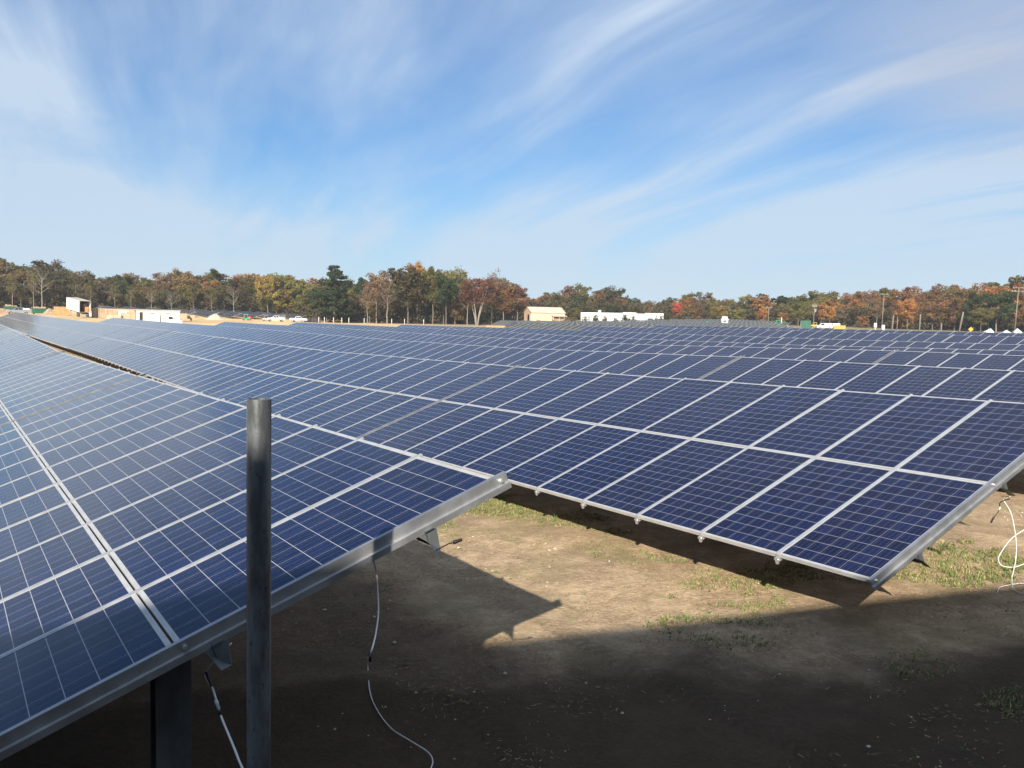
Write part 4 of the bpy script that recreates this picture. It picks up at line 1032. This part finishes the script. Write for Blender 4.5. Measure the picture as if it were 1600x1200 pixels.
def heap(name, x, d, rx, ry, h, m, lab, seed, cat):
    t = place(name, x, d, 0, lab, cat); rr = random.Random(seed); n = 36; rings = 11; v = [(0, 0, h)]
    for k in range(1, rings+1):
        q = k/rings
        for j in range(n):
            a = 2*math.pi*j/n; w = 1+.16*mn.noise(Vector((math.cos(a)*1.6+seed, math.sin(a)*1.6, q*2)))
            v.append((rx*q*w*math.cos(a), ry*q*w*math.sin(a), h*((1-q)**1.15)*(1+.3*mn.noise(Vector((math.cos(a)*2, math.sin(a)*2, q*4+seed))))-.25*q))
    f = [(0, 1+j, 1+(j+1) % n) for j in range(n)]+[(1+(k-1)*n+j, 1+k*n+j, 1+k*n+(j+1) % n, 1+(k-1)*n+(j+1) % n) for k in range(1, rings) for j in range(n)]
    b = MB(); b.add(v, f); b.build('pile', M[m], t, True)
M['sandheap'] = mat('yellow_sand', rough=.95, fn=mottled((.52, .36, .18), (.60, .43, .24), 1.2, bump=.4))
M['gravelheap'] = mat('grey_gravel', rough=.95, fn=mottled((.34, .28, .21), (.48, .41, .32), 2.5, bump=.8))
heap('sand_heap', 430, 298, 2.9, 2.6, 1.9, 'sandheap', 'pointed tan sand cone behind the white pickups', 3, 'sand heap')
heap('gravel_heap', 336, 292, 4.2, 3.0, 2.0, 'gravelheap', 'broad grey brown gravel heap in the middle of the yard', 8, 'gravel heap')
heap('rubble_heap', 302, 268, 1.6, 1.2, .9, 'gravelheap', 'small heap of broken blocks left of the gravel heap', 12, 'rubble heap')
heap('scrap_heap', 77, 281, 2.4, 1.6, 1.9, 'wooddark', 'dark heap of scrap timber between dumpster and plywood shed', 15, 'scrap heap')
def post(name, x, d, h, r, m, lab, cat, group=None, lean=0.0, lift=0.0):
    t = at(x, d, lift); b = MB(); b.tube([(0, 0, -.4), (0, 0, h*.5), (0, 0, h)], [r, r*.95, r*.85], 8)
    o = b.build(name, m, None, True); o.location = t; o.rotation_euler = (0, lean, -math.atan2(t.x, t.y)); tag(o, lab, cat, group); return o
def lamp_post():
    t = place('marker_post', 212.4, 229, 0, 'short black post with a box on top among the crates', 'post'); bx('shaft', t, M['black'], -.09, .09, -.09, .09, -.2, 2.1); bx('box', t, M['black'], -.28, .22, -.2, .2, 2.101, 2.4)
lamp_post()
for i, x in enumerate((498, 507, 521, 534, 545, 569, 612, 632, 662)): post('survey_stake', x, 262+i*1.5, 1.7, .09, M['white'], 'thin white stake at the foot of the wood beside the pine', 'stake', 'white stakes along the wood')
def silt_fence():
    a = at(466, 318); b = at(501, 262); n = 22
    t = empty('silt_fence', a, 0, 'low black fabric fence running from the yard towards the pine', 'fence'); m = MB(); pts = []
    for k in range(n+1):
        q = a.lerp(b, k/n); q.z = gxy(q.x, q.y); pts.append(q-a)
    for k in range(n):
        p, q = pts[k], pts[k+1]; nrm = Vector((q.y-p.y, p.x-q.x, 0)).normalized()*.03
        m.add([p-Vector((0, 0, .2)), q-Vector((0, 0, .2)), q+Vector((0, 0, 1.35)), p+Vector((0, 0, 1.35)), p-Vector((0, 0, .2))+nrm, q-Vector((0, 0, .2))+nrm, q+Vector((0, 0, 1.35))+nrm, p+Vector((0, 0, 1.35))+nrm],
              [(0, 1, 2, 3), (7, 6, 5, 4), (3, 2, 6, 7), (0, 4, 5, 1)])
    m.build('fabric', M['black'], t)
    for k in range(0, n+1, 3):
        s = MB(); p = pts[k]; s.tube([p-Vector((0, 0, .3)), p+Vector((0, 0, 1.6))], .05, 6); s.build('post', M['wooddark'], t)
silt_fence()
def buggy(x, d, m, lab):
    t = place('utility_cart', x, d, .2, lab, 'cart', 'carts in the yard')
    b = MB(); b.prism([(-1.1, .35), (-1.15, .8), (-.6, .95), (-.3, .7), (.3, .7), (.45, 1.0), (1.1, 1.0), (1.1, .35)], -.6, .6); b.build('body', M[m], t, bevel=.05)
    b = MB()
    for q in (-.55, .4):
        for s in (-.55, .55): b.box(q-.03, q+.03, s-.03, s+.03, .9, 1.85)
    b.build('canopy_post', M['steelgrey'], t); bx('canopy', t, M['white'], -.7, .6, -.65, .65, 1.851, 1.92); bx('seat', t, M['black'], -.1, .3, -.5, .5, .72, .9)
    for q in (-.75, .75):
        for s in (-.55, .55): wheel(t, q, s, .28, .2)
buggy(384.5, 300, 'lime', 'green utility cart with a white canopy right of the gravel heap'); buggy(416, 302, 'white', 'pale utility cart at the left foot of the sand cone')
def barrel():
    t = place('barrel', 390.5, 300, 0, 'small red barrel beside the green utility cart', 'barrel'); b = MB(); b.tube([(0, 0, 0), (0, 0, .3), (0, 0, .33), (0, 0, .9), (0, 0, .93), (0, 0, 1.3)], [.4, .4, .43, .43, .4, .4], 16); b.build('drum', M['red'], t); bx('lid', t, M['red'], -.2, .2, -.2, .2, 1.301, 1.34)
barrel()

# buildings beyond the field
def tan_building():
    t = place('metal_building', 850, 318, .30, 'tan gabled metal building with a pale roof in front of the wood', 'building')
    L, Wd, h, rh = 6.3, 4.6, 3.7, 5.6
    b = MB(); b.prism([(-Wd, -.5), (-Wd, h), (0, rh-.06), (Wd, h), (Wd, -.5)], -L, L, axis='x'); b.build('wall', M['tan'], t)
    r = MB(); r.prism([(-Wd-.35, h-.13), (0, rh), (0, rh+.14), (-Wd-.35, h+.03)], -L-.25, L+.25, axis='x'); r.prism([(0, rh), (Wd+.35, h-.13), (Wd+.35, h+.03), (0, rh+.14)], -L-.25, L+.25, axis='x'); r.build('roof', M['tanroof'], t)
    bx('door', t, M['black'], -L-.05, -L-.002, -2.6, -.2, .0, 2.9); bx('door', t, M['white'], -L-.06, -L-.003, -3.9, -2.7, .0, 2.9)
    a = MB(); a.prism([(-Wd-2.4, 2.35), (-Wd-.01, 2.75), (-Wd-.01, 2.9), (-Wd-2.4, 2.5)], 1.2, L+.2, axis='x'); aw = a.build('lean_to_roof', M['tanroof'], t)
    for q in (1.4, 3.6, L): bx('post', aw, M['tan'], q-.08, q+.08, -Wd-2.3, -Wd-2.1, -.5, 2.34, bevel=0)
    bx('stored_goods', t, M['wooddark'], 1.5, L-.2, -Wd-1.4, -Wd-.05, -.3, 1.6); bx('vent', t, M['steelgrey'], -3.1, -2.6, -Wd-.04, -Wd-.002, 1.9, 2.4)
tan_building()
def white_building():
    t = place('long_white_building', 973, 335, -.06, 'long low white building with a stepped parapet and shrubs in front', 'building')
    b = MB(); b.box(-15.4, .3, -6, 6, -1, 3.1); b.box(.301, 5.2, -5.9, 6, -1, 3.35); b.box(5.201, 8.5, -6, 6, -1, 2.95); b.box(8.501, 15.2, -6.1, 6, -1, 3.25); b.build('wall', M['white'], t)
    bx('roof', t, M['concrete'], -15.2, 15.0, -5.6, 5.8, 2.7, 2.92); bx('chimney', t, M['white'], -9.0, -8.0, -4.5, -3.5, 2.93, 4.05)
    w = bx('window', t, M['glassdark'], 9.6, 11.4, -6.14, -6.102, .7, 1.35); bx('frame', w, M['white'], 9.5, 11.5, -6.16, -6.103, 1.36, 1.45, bevel=0)
    d = bx('door', t, M['steelgrey'], -12.6, -11.6, -6.05, -6.002, -.2, 1.9); bx('handle', d, M['chrome'], -11.8, -11.72, -6.1, -6.05, .9, 1.05, bevel=0)
white_building()
for x, h, c, lab in ((913.5, 2.3, 'brown', 'brown shrub at the left end of the long white building'), (930, 3.0, 'olive green', 'olive shrub, second from the left before the long white building'), (945.5, 2.5, 'reddish', 'reddish shrub below the white chimney'), (962, 1.9, 'grey brown', 'low pale shrub left of the dark conifer bush'),
                    (979, 3.5, 'dark green', 'tall dark bush at the middle of the long white building'), (988.5, 2.3, 'dark green', 'smaller dark bush touching the tall middle one'), (1029, 3.0, 'olive green', 'olive bush near the right end of the long white building'), (842, 1.9, 'brown', 'brown shrub against the wall of the tan building'), (866, 1.6, 'brown', 'brown shrub under the lean-to of the tan building'),
                    (885, 2.6, 'rust orange', 'rust coloured shrub between the tan and white buildings'), (897, 2.9, 'reddish', 'reddish shrub left of the long white building corner')):
    p = at(x, 322 if x > 900 else 307); s = h/2.7
    t = empty('shrub', p, x, lab, 'shrub', 'shrubs by the buildings'); t.scale = (s, s, s*1.05); k = random.choice(BUSH); child('stem', k[0], t, color=(.15, .12, .09)); child('foliage', k[1], t, color=COLS[c])
post('gate_post', 881.5, 312, 3.2, .14, M['concrete'], 'pale post at the right corner of the tan building', 'post'); post('gate_post', 907.5, 318, 3.3, .14, M['concrete'], 'pale post at the left corner of the white building', 'post')
def box_truck():
    t = place('box_truck', 839, 195, .12, 'parked white truck with a beige box, below the tan building', 'truck')
    b = MB(); b.prism([(-1.9, .45), (-1.95, .9), (-1.1, 1.15), (-.75, 1.75), (.35, 1.8), (.4, .45)], -.9, .9); b.build('cab', M['white'], t, bevel=.05)
    for s in (-1, 1): w = MB(); w.prism([(-.75, 1.2), (-.5, 1.62), (.15, 1.66), (.15, 1.2)], s*.903, s*.915); w.build('window', M['glassdark'], t)
    bx('box_body', t, M['tan2'], .45, 1.9, -.95, .95, .6, 1.85)
    for q in (-1.2, 1.2):
        for s in (-.8, .8): wheel(t, q, s, .36, .22)
box_truck()
def cabin():
    t = place('cabin', 1132, 268, .1, 'small white two-tier cabin above the field, left of the utility poles', 'cabin')
    bx('wall', t, M['white'], -.95, .95, -.9, .9, -.5, 2.6); bx('roof', t, M['white'], -1.1, 1.1, -1.05, 1.05, 2.601, 2.8); bx('upper_wall', t, M['white'], -.75, .75, -.7, .7, 2.801, 3.4); bx('cap', t, M['tanroof'], -.85, .85, -.8, .8, 3.401, 3.5)
    w = bx('window', t, M['glassdark'], -.5, .5, -.93, -.902, 1.9, 2.3); bx('frame', w, M['white'], -.58, .58, -.94, -.903, 2.301, 2.36, bevel=0)
cabin()
def loader(x, d, m, lab, s=1.0):
    t = place('loader', x, d, .3, lab, 'machine', 'machines behind the field'); t.scale = (s, s, s)
    b = MB(); b.prism([(-1.6, .5), (-1.6, 1.5), (-.4, 1.6), (-.4, 2.5), (.8, 2.5), (.9, 1.5), (1.5, 1.3), (1.5, .5)], -.8, .8); b.build('body', M[m], t, bevel=.06)
    w = MB(); w.prism([(-.25, 1.65), (-.25, 2.35), (.65, 2.35), (.72, 1.65)], -.815, -.803); w.build('window', M['glassdark'], t)
    a = MB(); a.tube([(.9, -.5, 1.5), (2.4, -.5, 2.0), (3.3, -.5, 1.0)], [.12, .12, .1], 6); a.build('arm', M[m], t)
    k = MB(); k.prism([(3.0, .3), (3.0, 1.1), (3.25, 1.1), (3.35, .5), (3.9, .3)], -1.0, 1.0); k.build('bucket', M['steelgrey'], t)
    for q in (-.95, .95):
        for s_ in (-.85, .85): wheel(t, q, s_, .55, .35)
loader(1104, 266, 'lime', 'bright green loader left of the small white cabin', .75); loader(1214, 285, 'lime', 'bright green machine with a raised arm right of the first utility pole', .95); loader(1272, 282, 'yellow', 'yellow machine beside the dark green container', .8)
def container(x, d, w, h, m, lab):
    t = place('shipping_container', x, d, .05, lab, 'container', 'containers behind the field'); b = MB(); n = int(w/.3)*2
    pts = [(-w/2+i*w/n, -1.2-(.05 if i % 4 < 2 else 0)) for i in range(n+1)]
    b.add([(a, c, z) for a, c in pts for z in (-.3, h-.12)], [(2*i, 2*i+2, 2*i+3, 2*i+1) for i in range(n)]); b.box(-w/2, w/2, -1.19, 1.2, -.3, h-.12); b.build('wall', M[m], t)
    bx('top_rail', t, M[m], -w/2-.03, w/2+.03, -1.28, 1.25, h-.119, h)
    bx('door', t, M['white' if m == 'green' else m], -w/2-.05, -w/2-.002, -1.1, 1.1, 0, h-.2)
container(1259, 279, 2.9, 2.5, 'green', 'dark green container with a pale door at the wood edge'); container(1312, 281, 3.3, 1.25, 'yellow', 'low yellow container box right of the white van')
def van(x, d, lab):
    t = place('white_van', x, d, .4, lab, 'van', 'vans behind the field'); b = MB(); b.prism([(-2.3, .4), (-2.35, .95), (-1.7, 1.1), (-1.1, 1.75), (2.2, 1.85), (2.3, .4)], -.9, .9); b.build('body', M['white'], t, bevel=.1)
    for s in (-1, 1): w = MB(); w.prism([(-1.4, 1.15), (-1.0, 1.62), (-.1, 1.66), (-.1, 1.15)], s*.902, s*.915); w.build('window', M['glassdark'], t)
    w = MB(); w.add([(-1.68, -.75, 1.15), (-1.68, .75, 1.15), (-1.15, .7, 1.72), (-1.15, -.7, 1.72)], [(0, 1, 2, 3)]); w.v = [(a-.02, b_, c+.02) for a, b_, c in w.v]; w.build('windscreen', M['glassdark'], t)
    for q in (-1.5, 1.5):
        for s in (-.8, .8): wheel(t, q, s, .36, .22)
van(1287, 278, 'white van between the yellow machine and the yellow container'); van(1300, 284, 'white van half behind the low yellow container')
# utility poles and stub poles
def upole(x, ytop, d, arms, lean, lab):
    p = at(x, d); v = view(x, ytop); h = CAMZ+v.z/math.hypot(v.x, v.y)*d-p.z
    t = empty('utility_pole', p, -math.atan2(p.x, p.y)+.3, lab, 'utility pole', 'utility poles along the wood'); t.rotation_euler[1] = lean
    b = MB(); b.tube([(0, 0, -1), (0, 0, h*.5), (0, 0, h)], [.14, .12, .09], 10); b.build('pole_shaft', M['polewood'], t, True)
    for z, w in arms:
        a = bx('crossarm', t, M['polewood'], -w, w, -.2, -.08, h-z-.07, h-z+.07)
        for q in (-.9, -.5, .5, .9): k = MB(); k.tube([(w*q, -.14, h-z+.07), (w*q, -.14, h-z+.3)], [.05, .035], 8); k.build('insulator', M['plastic'], a)
    return h, t
upole(1200, 480, 300, [(.1, 1.0)], .01, 'first utility pole from the left, single crossarm, by the orange tree')
h_, tp = upole(1271, 473, 296, [(.9, .8), (1.3, .6)], .015, 'utility pole with a transformer above the yellow machine')
b = MB(); b.tube([(.3, -.3, h_-3.0), (.3, -.3, h_-2.9), (.3, -.3, h_-2.0), (.3, -.3, h_-1.95)], [.2, .26, .26, .2], 12); b.build('transformer', M['steelgrey'], tp)
upole(1378, 459, 300, [(.2, 1.1)], .02, 'slim tall utility pole between the yellow machine and the stub poles')
upole(1586, 449, 262, [(.15, 1.4), (1.1, 1.6)], .03, 'tall utility pole with two crossarms at the right end of the wood')
for x, yt, d, lean, lab in ((1394, 493, 262, .06, 'short leaning stub pole in front of the orange trees'), (1499, 487, 256, .14, 'taller stub pole leaning right, left of the yellow warning sign'), (1402, 495, 288, .0, 'thin grey stub post right of the short leaning pole'), (1437, 491, 290, .02, 'grey stub post half way between the two leaning poles'), (1221, 496, 286, .0, 'white stub post right of the bright green machine'), (1471, 505, 286, 0, 'low grey post left of the taller leaning pole')):
    p = at(x, d); v = view(x, yt); h = CAMZ+v.z/math.hypot(v.x, v.y)*d-p.z
    post('stub_pole', x, d, h, .22 if 'leaning' in lab and 'right of' not in lab else .14, M['white' if 'white' in lab else 'polewood'], lab, 'pole', 'stub poles before the wood', lean)
def sign():
    t = place('warning_sign', 1517.5, 214, 0, 'yellow diamond warning sign standing near the white tents', 'sign'); p = t.location; v = view(1517.5, 514.5); zc = CAMZ+v.z/math.hypot(v.x, v.y)*214-p.z
    b = MB(); s = .50; b.prism([(-s, zc), (0, zc+s), (s, zc), (0, zc-s)], -.05, -.02); b.build('plate', M['yellowsign'], t); bx('post', t, M['galv'], -.03, .03, -.018, .03, -.3, zc+.3, bevel=0)
M['yellowsign'] = mat('sign_yellow', (.7, .36, .03), .5)
sign()
def tent(x, yc, d, w, lab, tilt=0.0):
    t = place('white_tent', x, d, .3, lab, 'tent', 'white tents at the right'); p = t.location; v = view(x, yc); top = CAMZ+v.z/math.hypot(v.x, v.y)*d-p.z
    b = MB(); b.add([(-w, -w, top-.75), (w, -w, top-.75), (w, w, top-.75), (-w, w, top-.75), (tilt*w, 0, top), (-w, -w, top-1.15), (w, -w, top-1.15), (w, w, top-1.15), (-w, w, top-1.15)],
              [(0, 1, 4), (1, 2, 4), (2, 3, 4), (3, 0, 4), (0, 5, 6, 1), (1, 6, 7, 2), (2, 7, 8, 3), (3, 8, 5, 0)]); b.build('canopy', M['white'], t)
    for a, c in ((-1, -1), (1, -1), (1, 1), (-1, 1)): bx('leg', t, M['galv'], a*w*.96-.04, a*w*.96+.04, c*w*.96-.04, c*w*.96+.04, -.3, top-1.1, bevel=0)
tent(1545, 513, 205, .85, 'white peaked tent nearest to the yellow warning sign', .5); tent(1573, 515.5, 207, .95, 'low white tent in the middle of the three at the right'); tent(1590, 513, 204, .7, 'narrow white tent at the far right edge')
def cabinet(x, yt, d, lab):
    t = place('white_cabinet', x, d, 0, lab, 'cabinet', 'white cabinets before the wood'); p = t.location; v = view(x, yt); h = CAMZ+v.z/math.hypot(v.x, v.y)*d-p.z
    bx('box', t, M['white'], -.38, .38, -.3, .3, h-1.15, h); bx('pedestal', t, M['concrete'], -.15, .15, -.15, .15, -.3, h-1.151); bx('lid', t, M['tanroof'], -.42, .42, -.34, .34, h+.001, h+.06)
cabinet(1380.5, 508, 258, 'white cabinet left of the short leaning stub pole'); cabinet(1368, 505, 270, 'smaller looking white cabinet farther left, before rust coloured trees')

# ------------------------------------------------------------------ the thin autumn haze that pales the far wood
def haze():
    b = MB(); b.box(-6500, 6500, -2500, 9000, -7, 42); o = b.build('haze', None); o.data.materials.clear()
    m = bpy.data.materials.new('haze'); m.use_nodes = True; t = NT(m.node_tree); m.node_tree.nodes.clear()
    v = t.n('ShaderNodeVolumePrincipled'); v.inputs['Color'].default_value = (.88, .93, 1, 1); v.inputs['Density'].default_value = .00017; v.inputs['Anisotropy'].default_value = 0
    out = t.n('ShaderNodeOutputMaterial'); t.nt.links.new(v.outputs[0], out.inputs['Volume']); o.data.materials.append(m)
    tag(o, 'faint pale haze over the far wood', 'haze', kind='stuff')
haze()
